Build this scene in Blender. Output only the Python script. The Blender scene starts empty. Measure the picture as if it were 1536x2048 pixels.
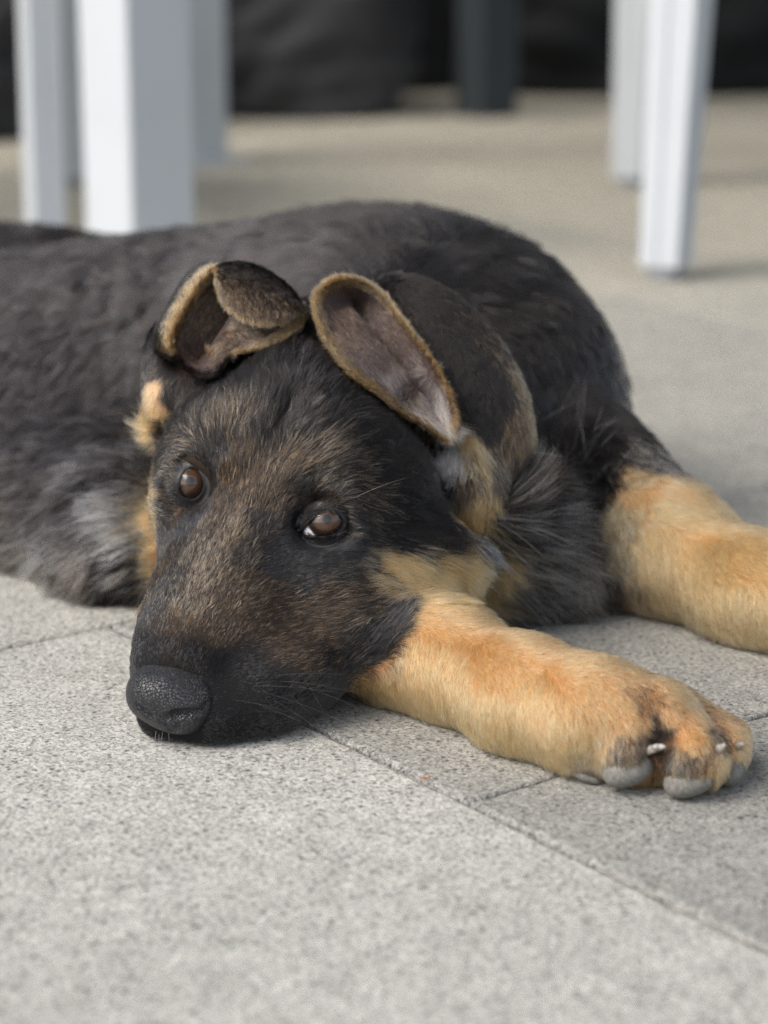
import bpy, bmesh, math, random
import numpy as np
from mathutils import Vector, Matrix, kdtree
from mathutils.bvhtree import BVHTree

random.seed(7)
rng = np.random.default_rng(11)
S = bpy.context.scene
COL = S.collection

# ---------------------------------------------------------------- camera, sky, sun, exposure
CAM_H, PITCH, FPX = 0.342, math.radians(15.0), 4380.0
cam_d = bpy.data.cameras.new('camera')
cam = bpy.data.objects.new('camera', cam_d); COL.objects.link(cam)
cam.location = (0, 0, CAM_H)
cam.rotation_euler = (math.pi/2 - PITCH, 0, 0)
cam_d.sensor_fit = 'VERTICAL'; cam_d.sensor_height = 36.0
cam_d.lens = 36.0*FPX/2048.0
cam_d.clip_start = 0.02; cam_d.clip_end = 400
cam_d.dof.use_dof = True
cam_d.dof.focus_distance = 0.965
cam_d.dof.aperture_fstop = 5.8
S.camera = cam

world = bpy.data.worlds.new('World'); S.world = world; world.use_nodes = True
wn = world.node_tree.nodes; wl = world.node_tree.links
bg = wn['Background']
sky = wn.new('ShaderNodeTexSky'); sky.sky_type = 'NISHITA'; sky.sun_disc = False
SUN_EL, SUN_AZ = math.radians(46), math.radians(238)      # azimuth clockwise from +Y
sky.sun_elevation = SUN_EL; sky.sun_rotation = SUN_AZ
sky.dust_density = 3.0; sky.ozone_density = 1.0; sky.air_density = 1.0
hs = wn.new('ShaderNodeHueSaturation'); hs.inputs['Saturation'].default_value = .62      # thin high cloud
wl.new(sky.outputs[0], hs.inputs['Color']); wl.new(hs.outputs[0], bg.inputs[0]); bg.inputs[1].default_value = 0.15
sun_d = bpy.data.lights.new('sun', 'SUN'); sun_d.energy = 0.85; sun_d.angle = math.radians(42)
sun_d.color = (1.0, 0.95, 0.89)
sun = bpy.data.objects.new('sun', sun_d); COL.objects.link(sun)
sd = Vector((math.sin(SUN_AZ)*math.cos(SUN_EL), math.cos(SUN_AZ)*math.cos(SUN_EL), math.sin(SUN_EL)))
sun.rotation_euler = sd.to_track_quat('Z', 'Y').to_euler()
S.view_settings.view_transform = 'Standard'; S.view_settings.look = 'None'
S.view_settings.exposure = 1.06; S.view_settings.gamma = 1.0; S.view_settings.use_curve_mapping = False
S.render.engine = 'CYCLES'
cy = S.cycles
cy.max_bounces = 8; cy.diffuse_bounces = 4; cy.glossy_bounces = 4; cy.transmission_bounces = 8; cy.transparent_max_bounces = 8
cy.use_denoising = True
try: cy.denoiser = 'OPENIMAGEDENOISE'
except Exception: pass
cy.denoising_input_passes = 'RGB_ALBEDO_NORMAL'; cy.denoising_prefilter = 'NONE'
S.cycles_curves.shape = 'RIBBONS'; S.cycles_curves.subdivisions = 2

# ---------------------------------------------------------------- helpers
def P(u, v, D):
    """a point of the place seen at photograph pixel (u, v) at depth D metres along the view axis"""
    x = (u-768.0)/FPX*D; y = -(v-1024.0)/FPX*D
    return np.array([x, y*math.sin(PITCH)+D*math.cos(PITCH), CAM_H + y*math.cos(PITCH) - D*math.sin(PITCH)])
def G(u, v, z=0.0):
    d = P(u, v, 1.0)-np.array([0, 0, CAM_H])
    return np.array([0, 0, CAM_H]) + d*((z-CAM_H)/d[2])
def proj(p):
    p = np.asarray(p, float)-np.array([0, 0, CAM_H])
    D = p[..., 1]*math.cos(PITCH)-p[..., 2]*math.sin(PITCH)
    y = p[..., 1]*math.sin(PITCH)+p[..., 2]*math.cos(PITCH)
    return np.stack([768+p[..., 0]/D*FPX, 1024-y/D*FPX, D], -1)

def tag(o, label=None, cat=None, group=None, kind=None):
    if label: o['label'] = label
    if cat: o['category'] = cat
    if group: o['group'] = group
    if kind: o['kind'] = kind
    return o
def empty(name, loc=(0, 0, 0)):
    o = bpy.data.objects.new(name, None); COL.objects.link(o); o.location = loc
    o.empty_display_size = 0.05
    return o
def link_mesh(name, me, parent=None):
    o = bpy.data.objects.new(name, me); COL.objects.link(o)
    if parent:
        o.parent = parent
        o.matrix_parent_inverse = Matrix.Identity(4)
    return o
def mesh_np(name, V, F, mat=None, parent=None, smooth=True):
    me = bpy.data.meshes.new(name)
    me.from_pydata([tuple(map(float, v)) for v in V], [], [tuple(map(int, f)) for f in F])
    if smooth: me.polygons.foreach_set('use_smooth', [True]*len(me.polygons))
    me.update()
    if mat: me.materials.append(mat)
    return link_mesh(name, me, parent)
def unit(a, axis=-1):
    return a/np.maximum(np.linalg.norm(a, axis=axis, keepdims=True), 1e-9)

# ---------------------------------------------------------------- materials
def new_mat(name):
    m = bpy.data.materials.new(name); m.use_nodes = True
    nt = m.node_tree; b = nt.nodes['Principled BSDF']
    return m, nt, b
def N(nt, t, **kw):
    n = nt.nodes.new(t)
    for k, v in kw.items():
        if k in n.inputs: n.inputs[k].default_value = v
        else: setattr(n, k, v)
    return n
def simple(name, col, rough=0.5, spec=0.5, metallic=0.0):
    m, nt, b = new_mat(name)
    b.inputs['Base Color'].default_value = (*col, 1); b.inputs['Roughness'].default_value = rough
    b.inputs['Specular IOR Level'].default_value = spec; b.inputs['Metallic'].default_value = metallic
    return m
# ---------------------------------------------------------------- paving
def paver_mat():
    m, nt, b = new_mat('paver_concrete'); L = nt.links.new
    tc = N(nt, 'ShaderNodeTexCoord'); oi = N(nt, 'ShaderNodeObjectInfo')
    off = N(nt, 'ShaderNodeVectorMath', operation='ADD'); sc = N(nt, 'ShaderNodeVectorMath', operation='SCALE'); sc.inputs['Scale'].default_value = 17.0
    cb = N(nt, 'ShaderNodeCombineXYZ'); L(oi.outputs['Random'], cb.inputs[0]); L(oi.outputs['Random'], cb.inputs[1])
    L(cb.outputs[0], sc.inputs[0]); L(tc.outputs['Object'], off.inputs[0]); L(sc.outputs[0], off.inputs[1])
    co = off.outputs[0]
    vg = N(nt, 'ShaderNodeTexVoronoi', Scale=760.0); L(co, vg.inputs['Vector'])             # grains
    bw = N(nt, 'ShaderNodeSeparateColor'); L(vg.outputs['Color'], bw.inputs[0])
    n1 = N(nt, 'ShaderNodeTexNoise', Scale=430.0, Detail=6.0, Roughness=.8); L(co, n1.inputs['Vector'])   # pits
    n2 = N(nt, 'ShaderNodeTexNoise', Scale=55.0, Detail=4.0, Roughness=.6); L(co, n2.inputs['Vector'])
    n3 = N(nt, 'ShaderNodeTexNoise', Scale=5.0, Detail=5.0, Roughness=.6); L(co, n3.inputs['Vector'])
    # grain tone
    g = N(nt, 'ShaderNodeMapRange'); g.inputs[3].default_value = .66; g.inputs[4].default_value = 1.30; L(bw.outputs[0], g.inputs[0])
    pit = N(nt, 'ShaderNodeMapRange'); pit.inputs[1].default_value = .38; pit.inputs[2].default_value = .475; pit.inputs[3].default_value = .22; pit.inputs[4].default_value = 1.0; L(n1.outputs['Fac'], pit.inputs[0])
    sp = N(nt, 'ShaderNodeTexVoronoi', Scale=300.0); L(co, sp.inputs['Vector'])
    sps = N(nt, 'ShaderNodeSeparateColor'); L(sp.outputs['Color'], sps.inputs[0])
    spm = N(nt, 'ShaderNodeMath', operation='GREATER_THAN'); spm.inputs[1].default_value = .80; L(sps.outputs[0], spm.inputs[0])
    spd = N(nt, 'ShaderNodeMapRange'); spd.inputs[1].default_value = .22; spd.inputs[2].default_value = .42; spd.inputs[3].default_value = 1.0; spd.inputs[4].default_value = 0.0; L(sp.outputs['Distance'], spd.inputs[0])
    spk = N(nt, 'ShaderNodeMath', operation='MULTIPLY'); L(spm.outputs[0], spk.inputs[0]); L(spd.outputs[0], spk.inputs[1])
    spo = N(nt, 'ShaderNodeMath', operation='MULTIPLY_ADD'); spo.inputs[1].default_value = -.62; spo.inputs[2].default_value = 1.0; L(spk.outputs[0], spo.inputs[0])
    md = N(nt, 'ShaderNodeMapRange'); md.inputs[1].default_value = .3; md.inputs[2].default_value = .7; md.inputs[3].default_value = .86; md.inputs[4].default_value = 1.10; L(n2.outputs['Fac'], md.inputs[0])
    lo = N(nt, 'ShaderNodeMapRange'); lo.inputs[1].default_value = .3; lo.inputs[2].default_value = .7; lo.inputs[3].default_value = .90; lo.inputs[4].default_value = 1.08; L(n3.outputs['Fac'], lo.inputs[0])
    cur = g.outputs[0]
    for o_ in (pit.outputs[0], spo.outputs[0], md.outputs[0], lo.outputs[0]):
        mm = N(nt, 'ShaderNodeMath', operation='MULTIPLY'); L(cur, mm.inputs[0]); L(o_, mm.inputs[1]); cur = mm.outputs[0]
    hue = N(nt, 'ShaderNodeMix', data_type='RGBA'); L(bw.outputs[1], hue.inputs[0])
    hue.inputs[6].default_value = (.44, .437, .405, 1); hue.inputs[7].default_value = (.50, .485, .43, 1)
    v1 = N(nt, 'ShaderNodeVectorMath', operation='SCALE'); L(hue.outputs[2], v1.inputs[0]); L(cur, v1.inputs['Scale'])
    v2 = N(nt, 'ShaderNodeVectorMath', operation='MULTIPLY'); L(v1.outputs[0], v2.inputs[0]); L(oi.outputs['Color'], v2.inputs[1])
    L(v2.outputs[0], b.inputs['Base Color']); b.inputs['Roughness'].default_value = .9; b.inputs['Specular IOR Level'].default_value = .25
    hs = N(nt, 'ShaderNodeMath', operation='MULTIPLY_ADD'); hs.inputs[1].default_value = 1.4; L(n1.outputs['Fac'], hs.inputs[0]); L(bw.outputs[2], hs.inputs[2])
    bp = N(nt, 'ShaderNodeBump', Strength=.7, Distance=.0009); L(hs.outputs[0], bp.inputs['Height']); L(bp.outputs[0], b.inputs['Normal'])
    return m
M_pave = paver_mat()
m_, nt, b = new_mat('joint_sand'); n1 = N(nt, 'ShaderNodeTexNoise', Scale=600.0, Detail=4.0); tc = N(nt, 'ShaderNodeTexCoord'); nt.links.new(tc.outputs['Object'], n1.inputs['Vector'])
cr = N(nt, 'ShaderNodeValToRGB'); cr.color_ramp.elements[0].color = (.10, .098, .09, 1); cr.color_ramp.elements[1].color = (.34, .33, .31, 1); nt.links.new(n1.outputs['Fac'], cr.inputs[0]); nt.links.new(cr.outputs[0], b.inputs['Base Color']); b.inputs['Roughness'].default_value = .95
M_joint = m_
JN = G(934, 1601); THA = math.radians(-53.2)
AX = np.array([math.cos(THA), math.sin(THA), 0]); BX = np.array([-AX[1], AX[0], 0]); TS = .600
me = bpy.data.meshes.new('ground'); me.from_pydata([(-40, -40, -.0045), (40, -40, -.0045), (40, 40, -.0045), (-40, 40, -.0045)], [], [(0, 1, 2, 3)]); me.materials.append(M_joint)
ground = tag(link_mesh('ground', me), kind='structure')
def paver_mesh(fine, seed, sa=None):
    r = random.Random(seed); h = TS/2-.0009; kx = ((sa or TS)/2-.0009)/h; bm = bmesh.new(); n = 64 if fine else 3; lo_, hi_ = -.045, 0.0
    def ring(ins, z, ja, jz):
        vs = []
        for s in range(4):
            for i in range(n):
                t = -h+ins+(2*h-2*ins)*i/n
                e = h-ins
                x, y = ((t, -e), (e, t), (-t, e), (-e, -t))[s]
                k = 0 if i == 0 else 1
                o = (r.random()**3)*ja*k
                x, y = ((x, y+o), (x-o, y), (x, y-o), (x+o, y))[s]
                vs.append(bm.verts.new((x*kx, y, z-(r.random()**2)*jz*k)))
        return vs
    bv = .0016
    rs = [ring(0, lo_, 0, 0), ring(0, hi_-bv, .0009 if fine else 0, .0006 if fine else 0), ring(bv*.45, hi_-bv*.3, .0014 if fine else 0, .0005 if fine else 0), ring(bv*1.6, hi_, .0012 if fine else 0, 0)]
    N4 = 4*n
    for a_, c_ in zip(rs[:-1], rs[1:]):
        for i in range(N4):
            j = (i+1) % N4; f = bm.faces.new((a_[i], a_[j], c_[j], c_[i])); f.smooth = True
    inner = [bm.verts.new((v.co.x*.97, v.co.y*.97, 0)) for v in rs[3]]
    for i in range(N4):
        j = (i+1) % N4; bm.faces.new((rs[3][i], rs[3][j], inner[j], inner[i]))
    bm.faces.new(inner)
    me = bpy.data.meshes.new('paver'); bm.to_mesh(me); bm.free(); me.materials.append(M_pave); return me
fine_meshes = [paver_mesh(True, k) for k in range(5)]; coarse = paver_mesh(False, 9)
pr = random.Random(4)
def lay(a0, a1, b0, b1, tone=None):
    ac, bc = (a0+a1)/2, (b0+b1)/2; c = JN+AX*ac+BX*bc; x, y = c[0], c[1]
    if y < -.7 or y > 5.6 or abs(x) > .55+.24*max(y, 0)+.35: return
    nearq = -.1 < y < 1.9 and abs(x) < .8; sx = (a1-a0)/TS
    full = abs(sx-1) < .01
    if full: me = fine_meshes[(int(ac*50)+int(bc*70)) % 5] if nearq else coarse
    else: me = paver_mesh(True, int(ac*91) % 50, a1-a0)
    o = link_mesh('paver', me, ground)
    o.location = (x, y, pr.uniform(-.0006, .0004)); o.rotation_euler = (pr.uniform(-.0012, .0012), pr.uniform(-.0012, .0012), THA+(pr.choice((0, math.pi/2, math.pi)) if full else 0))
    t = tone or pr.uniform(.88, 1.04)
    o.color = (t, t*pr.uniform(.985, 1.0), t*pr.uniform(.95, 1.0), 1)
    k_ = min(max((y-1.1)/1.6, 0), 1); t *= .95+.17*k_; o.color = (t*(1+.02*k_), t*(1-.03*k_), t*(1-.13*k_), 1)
A0 = -.288
for k in range(0, 6):                                     # near rows, on either side of the long joint
    for ib in range(-4, 0): lay(A0+k*TS, A0+(k+1)*TS, ib*TS, (ib+1)*TS, 1.06 if (k == 0 and ib == -1) else None)
    for ib in range(0, 14): lay(k*TS, (k+1)*TS, ib*TS, (ib+1)*TS, .72 if (k == 0 and ib == 0) else None)
for ib in range(0, 14): lay(A0, 0, ib*TS, (ib+1)*TS, .76 if ib == 0 else None)
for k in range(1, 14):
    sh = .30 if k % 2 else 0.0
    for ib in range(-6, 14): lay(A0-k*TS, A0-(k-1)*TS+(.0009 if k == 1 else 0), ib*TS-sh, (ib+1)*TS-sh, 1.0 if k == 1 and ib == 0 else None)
for o in ground.children: o.matrix_parent_inverse = Matrix.Identity(4)
# crumbs of lime and grit along the joints
rg = random.Random(3); bm = bmesh.new()
def crumb(c, s):
    vs = [bm.verts.new((c[0]+s*rg.uniform(-1, 1), c[1]+s*rg.uniform(-1, 1), c[2]+s*rg.uniform(-.3, .9))) for _ in range(5)]
    for f in ((0, 1, 2), (0, 2, 3), (0, 3, 1), (1, 4, 2), (2, 4, 3), (3, 4, 1)): bm.faces.new([vs[i] for i in f])
for k in range(420):
    a_ = rg.uniform(-.16, .22); c = JN+AX*a_+BX*rg.gauss(.0008, .0011); crumb((c[0], c[1], -.0004), rg.uniform(.0003, .0009))
for k in range(200):
    b_ = rg.uniform(0, .25); c = JN+BX*b_+AX*rg.gauss(0, .0012); crumb((c[0], c[1], -.0012), rg.uniform(.0003, .0007))
me = bpy.data.meshes.new('joint_grit'); bm.to_mesh(me); bm.free(); me.materials.append(simple('lime_grit', (.42, .41, .38), .95, .1))
gr = tag(link_mesh('joint_grit', me), 'pale gritty crumbs scattered along the paving joints', 'grit', kind='stuff')
# a scrap of dry leaf
c = G(850, 1559, .0004); bm = bmesh.new()
pts = [(-.0022, -.0004, .0003), (-.0008, -.0011, .0011), (.0006, -.0008, .0004), (.0019, -.0001, .0014), (.0012, .0007, .0003), (-.0003, .0011, .0009), (-.0015, .0006, .0002)]
top = [bm.verts.new(p) for p in pts]; bot = [bm.verts.new((p[0], p[1], p[2]-.0003)) for p in pts]; ctr = bm.verts.new((0, 0, .0012))
for i in range(7):
    j = (i+1) % 7; bm.faces.new((top[i], top[j], ctr)); bm.faces.new((top[j], top[i], bot[i], bot[j]))
bm.faces.new(bot[::-1]); me = bpy.data.meshes.new('leaf_scrap'); bm.to_mesh(me); bm.free(); me.materials.append(simple('dry_leaf', (.36, .13, .06), .7, .3))
o = tag(link_mesh('leaf_scrap', me), 'tiny reddish brown leaf scrap lying on the joint beside the paw', 'leaf'); o.location = Vector(c)

# ---------------------------------------------------------------- furniture behind the dog
m_, nt, b = new_mat('white_aluminium'); tc = N(nt, 'ShaderNodeTexCoord'); n1 = N(nt, 'ShaderNodeTexNoise', Scale=9.0, Detail=4.0); nt.links.new(tc.outputs['Object'], n1.inputs['Vector'])
cr = N(nt, 'ShaderNodeValToRGB'); cr.color_ramp.elements[0].color = (.43, .455, .475, 1); cr.color_ramp.elements[1].color = (.49, .515, .535, 1); nt.links.new(n1.outputs['Fac'], cr.inputs[0]); nt.links.new(cr.outputs[0], b.inputs['Base Color']); b.inputs['Roughness'].default_value = .42
M_white = m_
M_foot = simple('grey_foot', (.22, .23, .24), .7, .3)
def leg_mesh(name, w0, w1, h, groove=True):
    """square tapered extrusion, w0 at the floor, w1 at height h, a shallow groove down each face"""
    bm = bmesh.new(); prof = []
    g = .10 if groove else 0
    for k in range(4):
        for s, ins in ((-.94, 0), (-.16, 0), (-.10, g), (.10, g), (.16, 0), (.94, 0), (1, .06)):
            x, y = s, -1+ins
            for _ in range(k): x, y = -y, x
            prof.append((x, y))
    rings = []
    for z, w in ((0, w0), (h*.5, (w0+w1)/2), (h, w1)):
        rings.append([bm.verts.new((x*w/2, y*w/2, z)) for x, y in prof])
    n = len(prof)
    for a_, c_ in zip(rings[:-1], rings[1:]):
        for i in range(n): bm.faces.new((a_[i], a_[(i+1) % n], c_[(i+1) % n], c_[i]))
    bm.faces.new(rings[0][::-1]); bm.faces.new(rings[-1])
    me = bpy.data.meshes.new(name); bm.to_mesh(me); bm.free(); me.materials.append(M_white); return me
def add_leg(root, base, rot, w0, w1, h, lean=(0, 0), groove=True):
    o = link_mesh('leg', leg_mesh('leg', w0, w1, h-.012, groove), root)
    o.location = Vector(base)-root.location+Vector((0, 0, .012)); o.rotation_euler = (lean[1], lean[0], rot)
    bm = bmesh.new(); bmesh.ops.create_cone(bm, cap_ends=True, segments=20, radius1=w0*.44, radius2=w0*.40, depth=.0118)
    me = bpy.data.meshes.new('foot'); bm.to_mesh(me); bm.free(); me.materials.append(M_foot)
    f = link_mesh('foot', me, o); f.location = (0, 0, -.0061)
    return o
def slab(name, root, cx, cy, cz, sx, sy, sz, rot, mat, bev=.004):
    bm = bmesh.new(); bmesh.ops.create_cube(bm, size=1.0)
    bmesh.ops.scale(bm, vec=(sx, sy, sz), verts=bm.verts)
    bmesh.ops.bevel(bm, geom=bm.edges[:], offset=bev, segments=2, affect='EDGES', profile=.5)
    me = bpy.data.meshes.new(name); bm.to_mesh(me); bm.free(); me.materials.append(mat)
    o = link_mesh(name, me, root); o.location = Vector((cx, cy, cz))-root.location; o.rotation_euler = (0, 0, rot); return o
def square_from(fr, bk):
    """the two other corners of the plan"""
    d = np.array(bk)-np.array(fr); return d
# chair at the right: its front leg stands clear, its back leg behind it
fC = G(1330, 556); fD = G(1262, 372)
chair = tag(empty('garden_chair', (fC[0], fC[1], 0)), 'white garden chair at the right with a lone front leg showing', 'chair')
R45 = math.radians(62)
d = fD-fC; d[2] = 0; side = unit(np.array([d[1], -d[0], 0]))*.50
for p_, ln in ((fC, (.075, 0)), (fD, (.03, 0)), (fC+side, (.03, 0)), (fD+side, (.03, 0))):
    add_leg(chair, (p_[0], p_[1], 0), R45, .041, .055, .43, ln)
mid = fC+(d+side)/2; ang = math.atan2(d[1], d[0])
slab('seat', chair, mid[0]+.02, mid[1], .448, np.linalg.norm(d)+.08, .58, .036, ang, M_white)
slab('backrest', chair, mid[0]+.02+d[0]*.5, mid[1]+d[1]*.5, .70, .035, .56, .42, ang, M_white)
# two white posts of the terrace, one behind the other
def white_post(c, label):
    root = tag(empty('post', (c[0], c[1], 0)), label, 'post')
    o = link_mesh('shaft', leg_mesh('shaft', .081, .081, 2.5, False), root); o.location = (0, 0, .008); o.rotation_euler = (0, 0, math.radians(43))
    slab('base_plate', root, c[0], c[1], .004, .13, .13, .008, math.radians(43), M_white, .0015)
white_post(G(283, 535), 'broad white square post close behind the dog at the left')
white_post(G(381, 325), 'farther white square post half hidden behind the broad one')
# chair at the far left, tucked to the table
fA = G(93, 520); fA2 = G(142, 372)
ch2 = tag(empty('garden_chair', (fA[0], fA[1], 0)), 'white garden chair at the far left beside the broad post', 'chair')
d = fA2-fA; d[2] = 0; side = unit(np.array([-d[1], d[0], 0]))*.50
for p_ in (fA, fA2, fA+side, fA2+side):
    add_leg(ch2, (p_[0], p_[1], 0), math.radians(24), .035, .038, .43, (.012, 0))
mid = fA+(d+side)/2; ang = math.atan2(d[1], d[0])
slab('seat', ch2, mid[0], mid[1], .448, np.linalg.norm(d)+.08, .56, .036, ang, M_white)
slab('backrest', ch2, mid[0]+side[0]*.5, mid[1]+side[1]*.5, .70, np.linalg.norm(d)+.06, .035, .42, ang, M_white)

# overhead slab added out of view, so light reaches the dog from the side
M_shade_roof = simple('shade_roof_paint', (.30, .29, .27), .8, .2)
rf = slab('shade_roof', ground, 0, 0, 0, 4.4, 5.6, .12, 0, M_shade_roof, .01); rf.parent = None; rf.location = (1.45, 2.75, 2.57)
tag(rf, 'flat pale slab added overhead out of view to block the sky', 'shade_roof')
# the dark end of the terrace
m_, nt, b = new_mat('charcoal_cloth'); tc = N(nt, 'ShaderNodeTexCoord'); n1 = N(nt, 'ShaderNodeTexNoise', Scale=5.0, Detail=5.0); nt.links.new(tc.outputs['Object'], n1.inputs['Vector'])
cr = N(nt, 'ShaderNodeValToRGB'); cr.color_ramp.elements[0].color = (.010, .011, .014, 1); cr.color_ramp.elements[1].color = (.034, .034, .036, 1); cr.color_ramp.elements[0].position = .35; cr.color_ramp.elements[1].position = .68
nt.links.new(n1.outputs['Fac'], cr.inputs[0]); nt.links.new(cr.outputs[0], b.inputs['Base Color']); b.inputs['Roughness'].default_value = .85
M_cloth = m_
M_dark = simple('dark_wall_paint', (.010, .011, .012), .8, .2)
M_post = simple('slate_post', (.026, .032, .036), .6, .3)
wa = G(-500, 270); wb = G(2100, 165); wd = unit(wb-wa); wnrm = np.array([-wd[1], wd[0], 0])
wc = (wa+wb)/2+wnrm*.42; Lw = np.linalg.norm(wb-wa)+3
wl_ = slab('wall', ground, 0, 0, 0, Lw, .15, 2.6, 0, M_dark, .01); wl_.parent = None
wl_.location = Vector((wc[0], wc[1], 1.3)); wl_.rotation_euler = (0, 0, math.atan2(wd[1], wd[0]))
tag(wl_, 'dark wall closing the far end of the terrace', 'wall')
pp = G(988, 236)+wnrm*.03; po = slab('post', ground, 0, 0, 0, .085, .085, 2.4, 0, M_post, .006); po.parent = None
po.location = (pp[0], pp[1], 1.2); po.rotation_euler = (0, 0, math.atan2(wd[1], wd[0])+.1)
tag(po, 'slate grey square post standing before the dark wall', 'post')
def slump(name, c, sx, sy, sz, seed, mat, label, cat, fold=.035):
    bm = bmesh.new(); bmesh.ops.create_icosphere(bm, subdivisions=5, radius=1.0); r = np.random.default_rng(seed)
    vs = np.array([v.co for v in bm.verts]); ks = r.normal(size=(9, 3))*np.array([3.5, 3.5, 6]); ph = r.uniform(0, 6.3, 9)
    nn = (np.abs(np.sin(vs @ ks.T+ph))).mean(1)-.6
    for v, p_, q in zip(bm.verts, vs, nn):
        z = p_[2]; flat = max(z, -.55)
        k = 1+.10*math.cos(3*math.atan2(p_[1], p_[0])+seed)
        v.co = Vector((p_[0]*sx*k+p_[0]*q*fold*4, p_[1]*sy*k+p_[1]*q*fold*4, (flat+.55)*sz/1.55*(1+q*.5)))
    for f in bm.faces: f.smooth = True
    me = bpy.data.meshes.new(name); bm.to_mesh(me); bm.free(); me.materials.append(mat)
    o = link_mesh(name, me); o.location = Vector(c); return tag(o, label, cat)
c1 = G(640, 243)+wnrm*.23; slump('bean_bag', (c1[0], c1[1], 0), .27, .22, .42, 2, M_cloth, 'charcoal bean bag slumped on the floor between the white posts and the dark one', 'bean bag')
c1 = G(-10, 292)+wnrm*.25; slump('bean_bag', (c1[0], c1[1], 0), .26, .22, .40, 5, M_cloth, 'charcoal bean bag half hidden behind the far left chair leg', 'bean bag')
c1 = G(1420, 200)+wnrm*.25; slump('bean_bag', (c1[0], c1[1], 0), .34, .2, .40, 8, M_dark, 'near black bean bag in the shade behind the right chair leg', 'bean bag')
# ---------------------------------------------------------------- the dog: a field, then one continuous surface
HO = P(515, 1005, 1.0)                                   # between the eyes
HX = np.array([.9345, -.2997, -.1926]); HF = np.array([-.357, -.7198, -.600]); HU = np.array([-.041, -.6297, .7795])
HX = unit(HX); HF = unit(HF-HX*HF.dot(HX)); HU = np.cross(HF, HX)*-1
if HU[2] < 0: HU = -HU
HM = np.stack([HX, HF, HU])                              # rows: head axes
def H(x, f, u): return HO + 0.01*(x*HX + f*HF + u*HU)   # head centimetres -> place
def toH(p): return ((np.asarray(p)-HO) @ HM.T)*100.0

def new_field(lo, hi, vox):
    global VOX, BMIN, GN, FLD
    VOX = vox; BMIN = np.array(lo, float); GN = np.ceil((np.array(hi)-BMIN)/VOX).astype(int)+1
    FLD = np.full(GN, 0.05, np.float32)
new_field((-.60, .77, -.004), (.34, 1.68, .205), 0.0022)

def box_idx(lo, hi):
    a = np.maximum(np.floor((lo-BMIN)/VOX).astype(int), 0); b = np.minimum(np.ceil((hi-BMIN)/VOX).astype(int)+1, GN)
    return a, b
def box_pts(a, b):
    ax = [(BMIN[i]+VOX*np.arange(a[i], b[i])).astype(np.float32) for i in range(3)]
    return ax[0][:, None, None], ax[1][None, :, None], ax[2][None, None, :]
def smin(a, b, k):
    h = np.maximum(k-np.abs(a-b), 0)/k
    return np.minimum(a, b)-h*h*k*0.25
def merge(a, b, d, k, mode):
    v = FLD[a[0]:b[0], a[1]:b[1], a[2]:b[2]]
    if mode == 'add': v[...] = smin(v, d, k)
    else: v[...] = -smin(-v, d, k)
def ell(c, r, R=None, k=0.012, mode='add'):
    """ellipsoid: centre c, radii r, rows of R its axes (metres)"""
    c = np.asarray(c, float); r = np.asarray(r, float)
    R = np.eye(3) if R is None else np.asarray(R)
    ext = np.sqrt(((R*r[:, None])**2).sum(0)) + k + 3*VOX
    a, b = box_idx(c-ext, c+ext)
    if np.any(b <= a): return
    X, Y, Z = box_pts(a, b); X = X-c[0]; Y = Y-c[1]; Z = Z-c[2]
    s0 = s1 = 0
    for i in range(3):
        q = (R[i, 0]*X+R[i, 1]*Y+R[i, 2]*Z)
        s0 = s0+(q/r[i])**2; s1 = s1+(q/r[i]**2)**2
    k0 = np.sqrt(s0); k1 = np.sqrt(s1)+1e-6
    merge(a, b, (k0*(k0-1)/k1).astype(np.float32), k, mode)
def cone(p, q, rp, rq, k=0.012, mode='add'):
    p = np.asarray(p, float); q = np.asarray(q, float); m = max(rp, rq)+k+3*VOX
    a, b = box_idx(np.minimum(p, q)-m, np.maximum(p, q)+m)
    if np.any(b <= a): return
    X, Y, Z = box_pts(a, b); d = q-p; L = d.dot(d)
    h = np.clip(((X-p[0])*d[0]+(Y-p[1])*d[1]+(Z-p[2])*d[2])/L, 0, 1)
    dist = np.sqrt((X-p[0]-h*d[0])**2+(Y-p[1]-h*d[1])**2+(Z-p[2]-h*d[2])**2)-(rp+(rq-rp)*h)
    merge(a, b, dist.astype(np.float32), k, mode)
def chain(pts, rad, k=0.012):
    for i in range(len(pts)-1): cone(pts[i], pts[i+1], rad[i], rad[i+1], k)
def hell(x, f, u, rx, rf, ru, pitch=0, yaw=0, k=1.2, mode='add', sym=False):
    """ellipsoid in head centimetres; pitch tips the nose end up, yaw swings it to the dog's left (degrees)"""
    cp, sp = math.cos(math.radians(pitch)), math.sin(math.radians(pitch))
    for s in ((1, -1) if sym else (1,)):
        cyw, syw = math.cos(math.radians(yaw*s)), math.sin(math.radians(yaw*s))
        f_ = np.array([syw*cp, cyw*cp, sp]); x_ = np.array([cyw, -syw, 0]); u_ = np.cross(x_, f_)
        ell(H(x*s, f, u), np.array([rx, rf, ru])*.01, np.stack([x_, f_, u_]) @ HM, k*.01, mode)
def hcone(a, b, ra, rb, k=1.2, mode='add', sym=False):
    for s in ((1, -1) if sym else (1,)):
        cone(H(a[0]*s, a[1], a[2]), H(b[0]*s, b[1], b[2]), ra*.01, rb*.01, k*.01, mode)

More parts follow.
